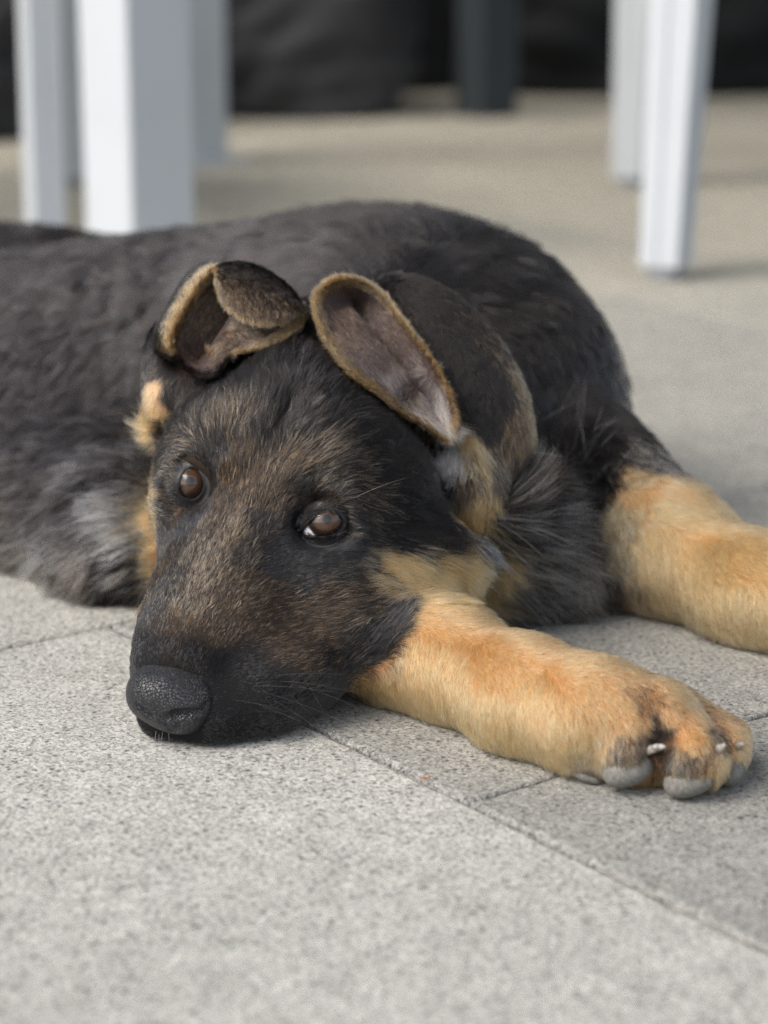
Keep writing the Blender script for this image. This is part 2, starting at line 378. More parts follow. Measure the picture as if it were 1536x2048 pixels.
# --- trunk, neck, haunches
ell(P(893, 815, 1.28), (.103, .125, .094), k=.03)                      # chest and shoulders
ell(P(740, 620, 1.31), (.085, .10, .046), k=.05)                        # withers
ell(P(560, 780, 1.38), (.15, .13, .092), k=.05)                         # ribcage
ell(P(40, 930, 1.37), (.13, .10, .055), k=.05)
ell(P(320, 1060, 1.19), (.055, .07, .042), k=.05)
ell(P(150, 1020, 1.27), (.08, .08, .044), k=.05)                         # belly side
ell(P(230, 785, 1.42), (.17, .13, .091), k=.05)                         # loin
ell(P(-60, 820, 1.46), (.12, .12, .080), k=.05)                         # rump
ell(P(0, 640, 1.60), (.14, .07, .066), k=.03)                          # far haunch
# --- hind leg and tail, beyond the left edge of the view
ell((-.385, 1.34, .060), (.085, .080, .062), k=.03)
chain([np.array(p) for p in ((-.42, 1.27, .045), (-.36, 1.19, .027), (-.285, 1.165, .021), (-.255, 1.155, .018))], (.034, .023, .020, .019), .015)
chain([np.array(p) for p in ((-.45, 1.52, .075), (-.53, 1.46, .040), (-.56, 1.34, .026), (-.53, 1.22, .020))], (.036, .030, .025, .014), .02)
# --- neck from chest to skull
cone(P(900, 850, 1.24), P(640, 830, 1.10), .075, .055, k=.03)
cone(P(985, 1090, 1.12), P(1110, 1150, 1.14), .034, .028, k=.025)
# --- near foreleg: (u, v of the centre line, radius)
def on_leg(u, v, r, z=None): return G(u, v, r if z is None else z)
LEG = [on_leg(640, 1210, .030, .034), on_leg(780, 1285, .026), on_leg(900, 1325, .0235), on_leg(1050, 1390, .0230), on_leg(1180, 1430, .0235)]
chain(LEG, (.030, .0250, .0230, .0225, .0225), .015)
cone(LEG[4], on_leg(1300, 1455, .022), .0225, .021, .012)
TOES = [((1195, 1440, .022), (1262, 1500, .0155), .0165, .0150), ((1300, 1440, .023), (1385, 1512, .0155), .0170, .0150),
        ((1345, 1432, .019), (1440, 1500, .0135), .0132, .0122), ((1335, 1425, .017), (1452, 1478, .0115), .0120, .0100)]
for t0, t1, r0, r1 in TOES:
    cone(G(*t0), G(*t1), r0, r1, .0035)
# --- far foreleg
FLEG = [P(1150, 960, 1.20), P(1330, 1095, 1.13), P(1500, 1180, 1.085), np.array([.225, .985, .024]), np.array([.262, .95, .022])]
chain(FLEG, (.045, .030, .0235, .023, .026), .02)
# --- head
hell(0, -5.2, -2.2, 4.8, 5.6, 4.4, k=1.5)                # cranium
hell(2.1, -2.2, 0.1, 2.2, 2.8, 1.4, pitch=-12, k=1.5, sym=True)     # brows
hell(3.9, -2.5, -3.2, 2.3, 4.6, 3.2, yaw=-14, k=2.0, sym=True)     # cheeks
hcone((0, 0.0, -1.9), (0, 8.2, -1.0), 2.9, 2.05, k=1.5)  # muzzle
hell(1.5, 6.0, -2.2, 1.75, 4.4, 2.0, yaw=-9, pitch=4, k=1.4, sym=True)      # flews
hell(2.4, 1.2, -4.0, 2.0, 4.2, 2.2, yaw=-12, pitch=4, k=1.6, sym=True)  # lip corners
hcone((0, -2.0, -6.0), (0, 9.0, -2.6), 2.6, 1.5, k=1.4)      # lower jaw
hell(0, 9.3, -0.4, 1.85, 1.35, 1.5, k=0.8)                # nose end
hell(0.2, 10.1, -2.0, 2.0, 1.25, 1.0, pitch=0, k=0.6)     # upper lip under the nose
# the left flew spreads where the chin rests
chain([P(325, 1436, .952), P(430, 1430, .949), P(525, 1402, .957), P(605, 1352, .968), P(675, 1285, .982), P(735, 1222, 1.0)],
      (.0095, .0115, .0140, .0145, .0150, .0150), .012)
ell(P(500, 1280, .985), (.026, .026, .026), k=.02)
ell(P(640, 1195, 1.0), (.028, .028, .028), k=.02)
ell(P(800, 1120, 1.035), (.036, .030, .026), k=.02)
# ear roots
ER = np.stack([unit(P(960, 1000, 1.06)-P(770, 620, 1.07)), unit(np.array([.75, .2, .5])), [0, 0, 0]])
ER[1] = unit(ER[1]-ER[0]*ER[0].dot(ER[1])); ER[2] = np.cross(ER[0], ER[1])
ell(P(912, 780, 1.085), (.056, .031, .027), ER, k=.006)
ell(P(820, 665, 1.082), (.030, .021, .017), ER, k=.012)
ell(P(930, 960, 1.07), (.026, .020, .022), ER, k=.01)
ell(P(335, 745, 1.085), (.0115, .018, .026), k=.012)
ell(P(322, 815, 1.075), (.0075, .014, .016), k=.008)
ell(P(395, 775, 1.068), (.018, .014, .016), k=.012)
# groove between the toes
cone(G(1275, 1380, .042), G(1318, 1470, .027), .0020, .0052, k=.005, mode='sub')
cone(G(1318, 1470, .027), G(1302, 1570, .005), .0052, .0040, k=.005, mode='sub')
cone(G(1415, 1420, .036), G(1446, 1480, .024), .0008, .0020, k=.005, mode='sub')
hell(2.75, -1.15, .45, 1.5, .8, .6, k=.5, sym=True)
hell(1.6, -.7, 1.05, .6, .7, .5, k=.5, sym=True)
hell(0, -2.4, 1.95, .35, 2.2, .3, k=.6, mode='sub')
hell(-4.1, -.2, -1.1, .8, 1.5, 1.1, k=1.0)
# eye sockets
hell(1.75, 1.5, 1.9, .8, 1.5, .55, yaw=-20, k=1.0, mode='sub', sym=True)
EYE = [(-3.3, 0.25, -0.55), (3.2, 0.1, -0.55)]
for e in EYE: hell(e[0], e[1]+.35, e[2]+.75, 1.15, 1.1, 0.9, k=0.8, mode='sub')

# --- the ground flattens what lies on it
a_, b_ = np.zeros(3, int), GN
Z_ = (BMIN[2]+VOX*np.arange(GN[2])).astype(np.float32)[None, None, :]
FLD = np.maximum(FLD, 0.0008-Z_)

def sample(p):
    g = (p-BMIN)/VOX; i = np.clip(np.floor(g).astype(int), 0, GN-2); t = g-i
    out = 0
    for dx in (0, 1):
        for dy in (0, 1):
            for dz in (0, 1):
                w = (t[:, 0] if dx else 1-t[:, 0])*(t[:, 1] if dy else 1-t[:, 1])*(t[:, 2] if dz else 1-t[:, 2])
                out = out+w*FLD[i[:, 0]+dx, i[:, 1]+dy, i[:, 2]+dz]
    return out
def grad(p, e=0.0015):
    g = np.stack([sample(p+np.eye(3)[k]*e)-sample(p-np.eye(3)[k]*e) for k in range(3)], -1)/(2*e)
    return g
def surface_nets():
    ins = FLD < 0
    c = [ins[dx:GN[0]-1+dx, dy:GN[1]-1+dy, dz:GN[2]-1+dz] for dx in (0, 1) for dy in (0, 1) for dz in (0, 1)]
    n = np.zeros(c[0].shape, np.int8)
    for q in c: n += q
    act = (n > 0) & (n < 8)
    idx = np.full(act.shape, -1, np.int32); cells = np.argwhere(act); idx[act] = np.arange(len(cells))
    V = BMIN+VOX*(cells+0.5)
    F = []
    for ax in range(3):
        o = [k for k in range(3) if k != ax]
        sl0 = [slice(1, -1)]*3; sl0[ax] = slice(0, -1); sl1 = list(sl0); sl1[ax] = slice(1, None)
        A = ins[tuple(sl0)]; B = ins[tuple(sl1)]
        e = np.argwhere(A != B)
        flip = A[tuple(e.T)]
        base = e.copy(); 
        for k in o: base[:, k] += 1
        q = []
        for (d0, d1) in ((-1, -1), (0, -1), (0, 0), (-1, 0)):
            m = base.copy(); m[:, o[0]] += d0; m[:, o[1]] += d1
            q.append(idx[tuple(m.T)])
        q = np.stack(q, -1)
        fl = flip if ax != 1 else ~flip
        q[~fl] = q[~fl][:, ::-1]
        F.append(q)
    F = np.concatenate(F)
    F = F[(F >= 0).all(1)]
    for _ in range(4):
        g = grad(V); d = sample(V)
        V = V-np.clip(d/np.maximum((g*g).sum(-1), .05), -VOX, VOX)[:, None]*g
    # light smoothing
    e = np.concatenate([F[:, [0, 1]], F[:, [1, 2]], F[:, [2, 3]], F[:, [3, 0]]])
    for _ in range(3):
        s = np.zeros_like(V); cn = np.zeros(len(V))
        np.add.at(s, e[:, 0], V[e[:, 1]]); np.add.at(cn, e[:, 0], 1)
        np.add.at(s, e[:, 1], V[e[:, 0]]); np.add.at(cn, e[:, 1], 1)
        V = V*.5+.5*s/np.maximum(cn, 1)[:, None]
    return V, F
BV, BF = surface_nets()
dog = tag(empty('dog', (0.0, 1.2, 0.0)), 'black and tan shepherd puppy lying on the pale paving with its chin down', 'dog')
bpy.context.view_layer.update()
M_skin, nt, b = new_mat('dog_skin'); at = N(nt, 'ShaderNodeAttribute', attribute_name='skin'); nt.links.new(at.outputs['Color'], b.inputs['Base Color']); b.inputs['Roughness'].default_value = .8; b.inputs['Specular IOR Level'].default_value = .15
DOG0 = np.array([0, 1.2, 0])
body = mesh_np('body', BV-DOG0, BF, M_skin, dog)
BVH = BVHTree.FromPolygons([Vector(v) for v in BV], [tuple(map(int, f)) for f in BF])
CAMP = np.array([0, 0, CAM_H])
def hit(u, v):
    """where the line of sight meets the body: point, normal, depth"""
    d = unit(P(u, v, 1.0)-CAMP)
    r = BVH.ray_cast(Vector(CAMP), Vector(d))
    if r[0] is None: return None
    p = np.array(r[0]); return p, np.array(r[1]), proj(p)[2]
# ---------------------------------------------------------------- nose, eyes, ears, paws
def catmull(pts, n, closed=False):
    """n points evenly spread along a smooth curve through pts"""
    p = np.asarray(pts, float); m = len(p)
    if closed: q = np.concatenate([p[-1:], p, p[:2]])
    else: q = np.concatenate([2*p[:1]-p[1:2], p, 2*p[-1:]-p[-2:-1]])
    out = []
    for i in range(1, len(q)-2):
        for t in np.linspace(0, 1, 24, endpoint=False):
            a, b, c, d = q[i-1], q[i], q[i+1], q[i+2]
            out.append(.5*((2*b)+(-a+c)*t+(2*a-5*b+4*c-d)*t*t+(-a+3*b-3*c+d)*t**3))
    out.append(p[0] if closed else p[-1])
    out = np.array(out); L = np.concatenate([[0], np.cumsum(np.linalg.norm(np.diff(out, axis=0), axis=1))])
    s = np.linspace(0, L[-1], n+1)[:-1] if closed else np.linspace(0, L[-1], n)
    return np.stack([np.interp(s, L, out[:, k]) for k in range(out.shape[1])], -1)
def grid_faces(nr, nc, closed):
    F = []
    for i in range(nr-1):
        for j in range(nc if closed else nc-1):
            k = (j+1) % nc
            F.append((i*nc+j, i*nc+k, (i+1)*nc+k, (i+1)*nc+j))
    return np.array(F)

# --- nose: its own finer field
M_nose, nt, b = new_mat('nose_leather')
tc = N(nt, 'ShaderNodeTexCoord'); vo = N(nt, 'ShaderNodeTexVoronoi', feature='DISTANCE_TO_EDGE', Scale=820.0)
nz = N(nt, 'ShaderNodeTexNoise', Scale=300.0, Detail=4.0)
mixv = N(nt, 'ShaderNodeVectorMath', operation='MULTIPLY_ADD'); mixv.inputs[1].default_value = (.0012, .0012, .0012)
nt.links.new(tc.outputs['Object'], nz.inputs['Vector'])
nt.links.new(nz.outputs['Color'], mixv.inputs[0]); nt.links.new(tc.outputs['Object'], mixv.inputs[2])
nt.links.new(mixv.outputs[0], vo.inputs['Vector'])
mr = N(nt, 'ShaderNodeMapRange'); mr.inputs[1].default_value = 0.0; mr.inputs[2].default_value = 0.16
nt.links.new(vo.outputs['Distance'], mr.inputs[0])
cr = N(nt, 'ShaderNodeValToRGB'); cr.color_ramp.elements[0].color = (.005, .005, .0055, 1); cr.color_ramp.elements[1].color = (.022, .022, .025, 1)
nt.links.new(mr.outputs[0], cr.inputs[0]); nt.links.new(cr.outputs[0], b.inputs['Base Color'])
sp_ = N(nt, 'ShaderNodeSeparateXYZ'); nt.links.new(tc.outputs['Object'], sp_.inputs[0])
fd = N(nt, 'ShaderNodeMapRange'); fd.inputs[1].default_value = .0335; fd.inputs[2].default_value = .0400; fd.inputs[3].default_value = 1.0; fd.inputs[4].default_value = .22; nt.links.new(sp_.outputs[2], fd.inputs[0])
bp = N(nt, 'ShaderNodeBump', Strength=1.0, Distance=0.00045); nt.links.new(mr.outputs[0], bp.inputs['Height']); nt.links.new(fd.outputs[0], bp.inputs['Strength'])
crm = N(nt, 'ShaderNodeMix', data_type='RGBA'); crm.inputs[6].default_value = (.026, .028, .032, 1); nt.links.new(fd.outputs[0], crm.inputs[0]); nt.links.new(cr.outputs[0], crm.inputs[7]); nt.links.new(crm.outputs[2], b.inputs['Base Color'])
nt.links.new(bp.outputs[0], b.inputs['Normal']); b.inputs['Roughness'].default_value = .42; b.inputs['Specular IOR Level'].default_value = .55
nlo = np.minimum.reduce([P(x, y, d) for x in (235, 450) for y in (1290, 1485) for d in (.90, .975)])
nhi = np.maximum.reduce([P(x, y, d) for x in (235, 450) for y in (1290, 1485) for d in (.90, .975)])
new_field(nlo, nhi, .0007)
nx = unit(HX); nf = unit(np.array([-.20, -.84, -.50])); nf = unit(nf-nx*nx.dot(nf)); nu = np.cross(nx, nf)
if nu[2] < 0: nu = -nu
NR = np.stack([nx, nf, nu])
NC = P(341, 1392, .9420)
def NP(x, f, u): return NC+.001*(x*nx+f*nf+u*nu)
ell(NP(0, 0, 1.0), (.0184, .0135, .0118), NR, k=.004)
for s in (-1, 1):
    ell(NP(s*9.5, 1.5, -2.0), (.0088, .0100, .0105), NR, k=.006)
ell(P(350, 1428, .9445), (.0110, .011, .0066), k=.006)
def fieldD(u, v):
    Ds_ = np.linspace(.915, .96, 200); q = np.array([P(u, v, d) for d in Ds_]); f = sample(q)
    i = np.argmax(f < 0); return Ds_[i] if f[i] < 0 else .945
def gash(pts, r, push=.0):
    q = [P(u, v, fieldD(u, v)+push) for u, v in pts]
    return [(q[i], q[i+1], r[i], r[i+1]) for i in range(len(q)-1)]
cuts = gash([(334, 1434), (352, 1431), (374, 1427)], (.0012, .0022, .0020), .0006)+gash([(374, 1427), (396, 1424), (414, 1408)], (.0014, .0009, .0006), .0002)
cuts += gash([(300, 1432), (290, 1424), (276, 1410)], (.0016, .0012, .0006), .0004)
cuts += gash([(310, 1418), (322, 1440), (345, 1464)], (.0004, .0007, .0009), .0)
cuts += gash([(372, 1440), (356, 1452), (348, 1462)], (.0004, .0006, .0006), .0)
for p_, q_, r0, r1 in cuts: cone(p_, q_, r0, r1, k=.0018, mode='sub')
NV, NF = surface_nets()
nose = mesh_np('nose', NV-DOG0, NF, M_nose, dog)
nose['label'] = 'dry black nose with cracked leather and two nostrils'

# --- eyes
def eye_mat():
    m, nt, b = new_mat('eye')
    tc = N(nt, 'ShaderNodeTexCoord'); sep = N(nt, 'ShaderNodeSeparateXYZ'); nt.links.new(tc.outputs['Object'], sep.inputs[0])
    cx = N(nt, 'ShaderNodeCombineXYZ'); nt.links.new(sep.outputs[0], cx.inputs[0]); nt.links.new(sep.outputs[1], cx.inputs[1])
    ln = N(nt, 'ShaderNodeVectorMath', operation='LENGTH'); nt.links.new(cx.outputs[0], ln.inputs[0])
    dv = N(nt, 'ShaderNodeMath', operation='DIVIDE'); dv.inputs[1].default_value = .0108; nt.links.new(ln.outputs['Value'], dv.inputs[0])
    ns = N(nt, 'ShaderNodeTexNoise', Scale=900.0, Detail=3.0); nt.links.new(tc.outputs['Object'], ns.inputs['Vector'])
    ad = N(nt, 'ShaderNodeMath', operation='MULTIPLY_ADD'); ad.inputs[1].default_value = .07
    nt.links.new(ns.outputs['Fac'], ad.inputs[0]); nt.links.new(dv.outputs[0], ad.inputs[2])
    cr = N(nt, 'ShaderNodeValToRGB'); e = cr.color_ramp.elements
    e[0].position = 0.0; e[0].color = (.012, .008, .006, 1); e[1].position = 1.0; e[1].color = (.62, .60, .62, 1)
    for pos, c in ((.20, (.014, .009, .006, 1)), (.27, (.060, .031, .017, 1)), (.46, (.056, .028, .015, 1)), (.60, (.024, .013, .008, 1)), (.73, (.012, .008, .006, 1)), (.785, (.05, .045, .045, 1)), (.83, (.66, .65, .68, 1))):
        k = cr.color_ramp.elements.new(pos); k.color = c
    nt.links.new(ad.outputs[0], cr.inputs[0]); nt.links.new(cr.outputs[0], b.inputs['Base Color'])
    b.inputs['Roughness'].default_value = .5; b.inputs['Specular IOR Level'].default_value = 0.0; b.inputs['Coat Weight'].default_value = 1.0; b.inputs['Coat Roughness'].default_value = .015
    b.inputs['Coat IOR'].default_value = 1.6
    return m
M_eye = eye_mat()
M_lid = simple('eyelid_skin', (.011, .009, .009), .45, .4)
ER_ = .0108
EYES = [dict(**{'in': .0092}, c=(381, 968), D=1.0, gaze=(2.5, 4.5, -44), open=[(358, 970), (363, 952), (372, 940), (384, 935), (396, 940), (404, 956), (407, 971), (402, 987), (391, 997), (380, 999), (367, 993), (360, 983)]),
        dict(**{'in': .0082}, c=(648, 1044), D=1.0, gaze=(6.5, 5.0, -44), open=[(604, 1067), (617, 1048), (634, 1031), (652, 1020), (670, 1023), (683, 1035), (689, 1049), (680, 1060), (664, 1069), (644, 1072), (620, 1071)])]
RIGHT = np.array([1, 0, 0.]); UPV = np.array([0, math.sin(PITCH), math.cos(PITCH)]); FWD = np.array([0, math.cos(PITCH), -math.sin(PITCH)])
LID_SURF = []
for E_ in EYES:
    u0, v0 = E_['c']
    # depth from the skin around the socket
    ds = [hit(u0+70*math.cos(t), v0+62*math.sin(t)) for t in np.linspace(0, 2*math.pi, 9)[:-1]]
    Ds = np.median([h[2] for h in ds if h is not None and h[2] < 1.05])
    C = P(u0, v0, Ds+E_['in']); E_['C'] = C
    g = unit(E_['gaze'][0]*RIGHT+E_['gaze'][1]*UPV+E_['gaze'][2]*FWD)
    bm = bmesh.new(); bmesh.ops.create_uvsphere(bm, u_segments=48, v_segments=32, radius=ER_)
    for v in bm.verts:                                   # the cornea stands a little proud
        rr = math.hypot(v.co.x, v.co.y)
        if v.co.z > 0 and rr < .0075: v.co.z += .0011*(1-(rr/.0075)**2)
    for f in bm.faces: f.smooth = True
    me = bpy.data.meshes.new('eye'); bm.to_mesh(me); bm.free(); me.materials.append(M_eye)
    eo = link_mesh('eye', me, dog); eo.location = Vector(C-DOG0)
    eo.rotation_euler = Vector(g).to_track_quat('Z', 'Y').to_euler()
    # eyelid ring
    op = catmull(E_['open'], 56, True); ctr = op.mean(0)
    def on_sphere(q, R):
        d = unit(P(q[0], q[1], 1.0)-CAMP); oc = CAMP-C; bq = oc.dot(d); disc = bq*bq-(oc.dot(oc)-R*R)
        if disc < 0:
            p = CAMP-d*bq; return C+unit(p-C)*R
        return CAMP+d*(-bq-math.sqrt(disc))
    def skin(q):
        h = hit(*q)
        return h[0] if h is not None and h[2] < Ds+.02 else P(q[0], q[1], Ds+.012)
    rows = []
    for sc, R, wskin, off in ((.90, .0102, 0, 0), (.985, .0111, 0, 0), (1.015, .0116, 0, 0), (1.05, .0118, 0, 0), (1.16, .0120, .25, 0), (1.42, .0122, .75, 0), (1.7, .0122, 1.0, -.0004), (2.1, .0122, 1.0, -.0022)):
        row = []
        for q in op:
            qq = ctr+(q-ctr)*sc
            if sc > 1.2:                                  # grow by a margin rather than by pure scale
                dq = q-ctr; qq = q+dq/np.linalg.norm(dq)*(sc-1)*40
            a = on_sphere(qq, R)
            if wskin > 0:
                for _s in range(12):
                    k = hit(*qq)
                    if k is not None and k[2] < Ds+.040: break
                    qq = qq+(ctr-qq)*.08
                k = k[0] if k is not None else a
                a = on_sphere(qq, R)*(1-wskin)+k*wskin
                ra_ = np.linalg.norm(a-C)
                if ra_ < .0116: a = C+(a-C)/ra_*.0116
                if off: a = a + unit(a-CAMP)*(-off)
            row.append(a)
        rows.append(row)
    RV = np.array(rows)
    # the fold above the lid
    n = RV.shape[1]
    LV = RV.reshape(-1, 3); LF = grid_faces(len(rows), n, True)
    # orient towards the camera
    nn = np.cross(LV[LF[:, 2]]-LV[LF[:, 0]], LV[LF[:, 3]]-LV[LF[:, 1]]).sum(0)
    if nn.dot(CAMP-C) < 0: LF = LF[:, ::-1]
    lid = mesh_np('eyelid', (LV-C), LF, M_lid, None)
    lid.parent = eo
    lid.matrix_parent_inverse = Matrix.Identity(4)
    rm = eo.rotation_euler.to_matrix().inverted().to_4x4()
    lid.matrix_local = rm
    LID_SURF.append((RV, LF))

# --- ears
M_earskin = simple('ear_skin', (.05, .033, .030), .75, .2)
EARS = []
def patch_normals(V, F):
    nrm = np.zeros_like(V); a, b_, c = V[F[:, 0]], V[F[:, 1]], V[F[:, 2]]
    fn = np.cross(V[F[:, 2]]-a, V[F[:, 3]]-b_)
    for k in range(4): np.add.at(nrm, F[:, k], fn)
    return unit(nrm)
def sD(u, v, cap=1.2):
    h = hit(u, v); return min(h[2], cap) if h is not None else cap
# left ear of the dog (right in view): a cup lying open towards the brow
rim = [(630, 612, 1.046), (640, 580, 1.050), (677, 557, 1.055), (722, 562, 1.060), (768, 592, 1.062), (810, 645, 1.060), (850, 700, 1.056), (886, 758, 1.050), (908, 805, 1.046), (915, 842, 1.042),
       (905, 882, 1.040), (878, 872, 1.038), (850, 850, 1.036), (828, 838, 1.034), (790, 815, 1.034), (750, 782, 1.034), (705, 750, 1.035), (672, 712, 1.037), (643, 660, 1.041)]
R_ = catmull(rim, 72, True)
c0 = np.array([775, 700, 0]); back = np.array([900, 760])
rows = []; kinds = []
for r, dD, kd in ((0.0, .020, 'in'), (.3, .0190, 'in'), (.55, .0165, 'in'), (.75, .0120, 'in'), (.88, .0040, 'in'), (.95, .0000, 'rim'), (1.0, -.0008, 'rim'), (1.03, .0014, 'rim'), (1.045, .005, 'out'), (1.05, .012, 'out'), (1.03, .024, 'out')):
    row = []
    for (u, v, D) in R_:
        ax = c0[:2]+np.array([.60, .75])*np.clip(((u-c0[0])*.60+(v-c0[1])*.75), -110, 120)  # spine of the cup
        k = r if r <= 1 else 1+(r-1)
        uu = ax[0]+(u-ax[0])*k; vv = ax[1]+(v-ax[1])*k
        Dc = D+dD
        if r <= 1.0:
            hh = hit(uu, vv)
            if hh is not None: Dc = min(Dc, hh[2]-.0030-.004*(r > .9))
        row.append(P(uu, vv, Dc))
    rows.append(row); kinds += [kd]*len(row)
RW = np.array(rows)
for _ in range(10):
    q = RW.copy(); q[1:5] = .25*(RW[:4]+RW[2:6])+.25*(np.roll(RW, 1, 1)+np.roll(RW, -1, 1))[1:5]; RW = q
V_ = RW.reshape(-1, 3); F_ = grid_faces(len(rows), len(R_), True)
EARS.append(dict(V=V_, F=F_, nr=len(rows), nc=len(R_), base=P(915, 860, 1.045), tip=P(640, 600, 1.05)))
# right ear of the dog (left in view): its tip folded forward
rim = [(366, 732, 1.050), (350, 712, 1.050), (343, 688, 1.050), (348, 660, 1.052), (362, 630, 1.054), (380, 598, 1.056), (400, 566, 1.058), (430, 540, 1.060), (470, 536, 1.066), (520, 560, 1.070), (570, 600, 1.066), (598, 622, 1.058),
       (598, 648, 1.050), (570, 676, 1.046), (535, 690, 1.043), (495, 700, 1.041), (462, 708, 1.040), (447, 726, 1.038), (425, 748, 1.038), (395, 748, 1.044)]
R_ = catmull(rim, 72, True); c0 = np.array([455, 640, 0])
rows = []
for r, dD in ((0.0, .017), (.3, .0165), (.55, .014), (.75, .0095), (.90, .004), (.97, .0014), (1.0, 0), (1.025, .0016), (1.05, .005), (1.08, .013), (1.06, .028)):
    row = []
    for (u, v, D) in R_:
        t = np.clip(((u-c0[0])*(-.55)+(v-c0[1])*.83), -60, 80)
        ax = c0[:2]+np.array([-.55, .83])*t
        uu = ax[0]+(u-ax[0])*r; vv = ax[1]+(v-ax[1])*r
        if r > 1 and u < 440 and v < 720: uu -= (r-1)*350; vv -= (r-1)*60
        row.append(P(uu, vv, D+dD))
    rows.append(row)
RW = np.array(rows)
for _ in range(10):
    q = RW.copy(); q[1:5] = .25*(RW[:4]+RW[2:6])+.25*(np.roll(RW, 1, 1)+np.roll(RW, -1, 1))[1:5]; RW = q
V_ = RW.reshape(-1, 3); F_ = grid_faces(len(rows), len(R_), True)
EARS.append(dict(V=V_, F=F_, nr=len(rows), nc=len(R_), base=P(380, 760, 1.06), tip=P(520, 560, 1.06)))
# the folded tip
top = catmull([(424, 545, 1.0565), (440, 528, 1.056), (480, 522, 1.056), (525, 534, 1.056), (560, 556, 1.054), (588, 582, 1.052), (607, 616, 1.048)], 40)
edge = catmull([(430, 556, 1.0500), (440, 590, 1.0445), (452, 612, 1.041), (478, 632, 1.038), (513, 644, 1.036), (548, 643, 1.036), (580, 634, 1.038), (602, 622, 1.0445)], 40)
rows = []
for t, kk in ((-.55, 0), (-.25, 0), (-.08, 0), (0, 0), (.12, .0035), (.3, .007), (.5, .008), (.7, .0065), (.88, .0035), (.97, .001), (1.0, 0), (.99, -.0018), (.93, -.0035), (.75, -.0022), (.45, .001)):
    row = []
    for a_, b2 in zip(top, edge):
        if t < 0:
            q = a_+np.array([0, -t*150*np.clip((a_[0]-430)/60, .2, 1), .018*(-t/.55)**.7+.003])
        else: q = a_+(b2-a_)*t; q = np.array([q[0], q[1], q[2]-kk])
        row.append(P(*q))
    rows.append(row)
V2 = np.array(rows).reshape(-1, 3); F2 = grid_faces(len(rows), 40, False)
EARS[1]['V2'] = V2; EARS[1]['F2'] = F2; EARS[1]['nr2'] = len(rows)
for E_ in EARS:
    # face the cup outwards: its middle row looks at the camera side
    V_, F_ = E_['V'], E_['F']
    nc = E_['nc']; fi = F_[:nc*4]; n = np.cross(V_[fi[:, 2]]-V_[fi[:, 0]], V_[fi[:, 3]]-V_[fi[:, 1]]).sum(0)
    if n.dot(CAMP-V_[0]) < 0: F_ = F_[:, ::-1]; E_['F'] = F_
    if 'V2' in E_:
        F2 = E_['F2']; V2 = E_['V2']; f = F2[39*6+20]; n = np.cross(V2[f[2]]-V2[f[0]], V2[f[3]]-V2[f[1]])
        if n.dot(CAMP-V2[f[0]]) < 0: F2 = F2[:, ::-1]; E_['F2'] = F2
        VV = np.concatenate([V_, V2]); FF = np.concatenate([F_, F2+len(V_)])
    else: VV, FF = V_, F_
    E_['ob'] = mesh_np('ear', VV-DOG0, FF, M_earskin, dog)
    m = E_['ob'].modifiers.new('Subsurf', 'SUBSURF'); m.levels = 1; m.render_levels = 1
EARS[0]['ob']['label'] = 'left ear of the dog lying open like a cup with tan rim'
EARS[1]['ob']['label'] = 'right ear of the dog with its tip folded forward'

# --- toe pads and claws
M_pad, nt, b = new_mat('paw_pad')
tc = N(nt, 'ShaderNodeTexCoord'); n1 = N(nt, 'ShaderNodeTexNoise', Scale=700.0, Detail=5.0, Roughness=.7); nt.links.new(tc.outputs['Object'], n1.inputs['Vector'])
cr = N(nt, 'ShaderNodeValToRGB'); cr.color_ramp.elements[0].color = (.075, .072, .064, 1); cr.color_ramp.elements[1].color = (.215, .205, .18, 1)
cr.color_ramp.elements[0].position = .3; cr.color_ramp.elements[1].position = .7
nt.links.new(n1.outputs['Fac'], cr.inputs[0]); nt.links.new(cr.outputs[0], b.inputs['Base Color']); b.inputs['Roughness'].default_value = .75
bp = N(nt, 'ShaderNodeBump', Strength=.5, Distance=.0004); nt.links.new(n1.outputs['Fac'], bp.inputs['Height']); nt.links.new(bp.outputs[0], b.inputs['Normal'])
PADS = [((1255, 1540), 52, 33, -16), ((1380, 1560), 55, 33, -18), ((1458, 1540), 32, 32, -42), ((1176, 1553), 34, 13, 18)]
PADC = []
for (u, v), a_, b2, rot in PADS:
    h = hit(u, v) or hit(u-14, v-14); D = h[2]
    C = P(u, v, D+.0070); pr = math.radians(rot)
    ax = RIGHT*math.cos(pr)-UPV*math.sin(-pr)*-1*-1; ax = unit(RIGHT*math.cos(pr)+UPV*math.sin(-pr)*(1))
    up = unit(np.cross(ax, FWD)); 
    px = FPX/D
    bm = bmesh.new(); bmesh.ops.create_icosphere(bm, subdivisions=4, radius=1.0)
    for vtx in bm.verts:
        c = np.array(vtx.co); e = np.sign(c)*np.abs(c)**.9
        vtx.co = Vector(ax*e[0]*a_/px + up*e[1]*b2/px + FWD*e[2]*.0085)
    for f in bm.faces: f.smooth = True
    me = bpy.data.meshes.new('paw_pad'); bm.to_mesh(me); bm.free(); me.materials.append(M_pad)
    o = link_mesh('paw_pad', me, dog); o.location = Vector(C-DOG0)
    PADC.append((C, a_/px, b2/px, ax, up if up[2] > 0 else -up))
M_claw, nt, b = new_mat('claw_horn')
tc = N(nt, 'ShaderNodeTexCoord'); n1 = N(nt, 'ShaderNodeTexNoise', Scale=420.0, Detail=3.0); nt.links.new(tc.outputs['Object'], n1.inputs['Vector'])
cr = N(nt, 'ShaderNodeValToRGB'); cr.color_ramp.elements[0].color = (.07, .065, .058, 1); cr.color_ramp.elements[1].color = (.42, .40, .36, 1)
cr.color_ramp.elements[0].position = .35; cr.color_ramp.elements[1].position = .65
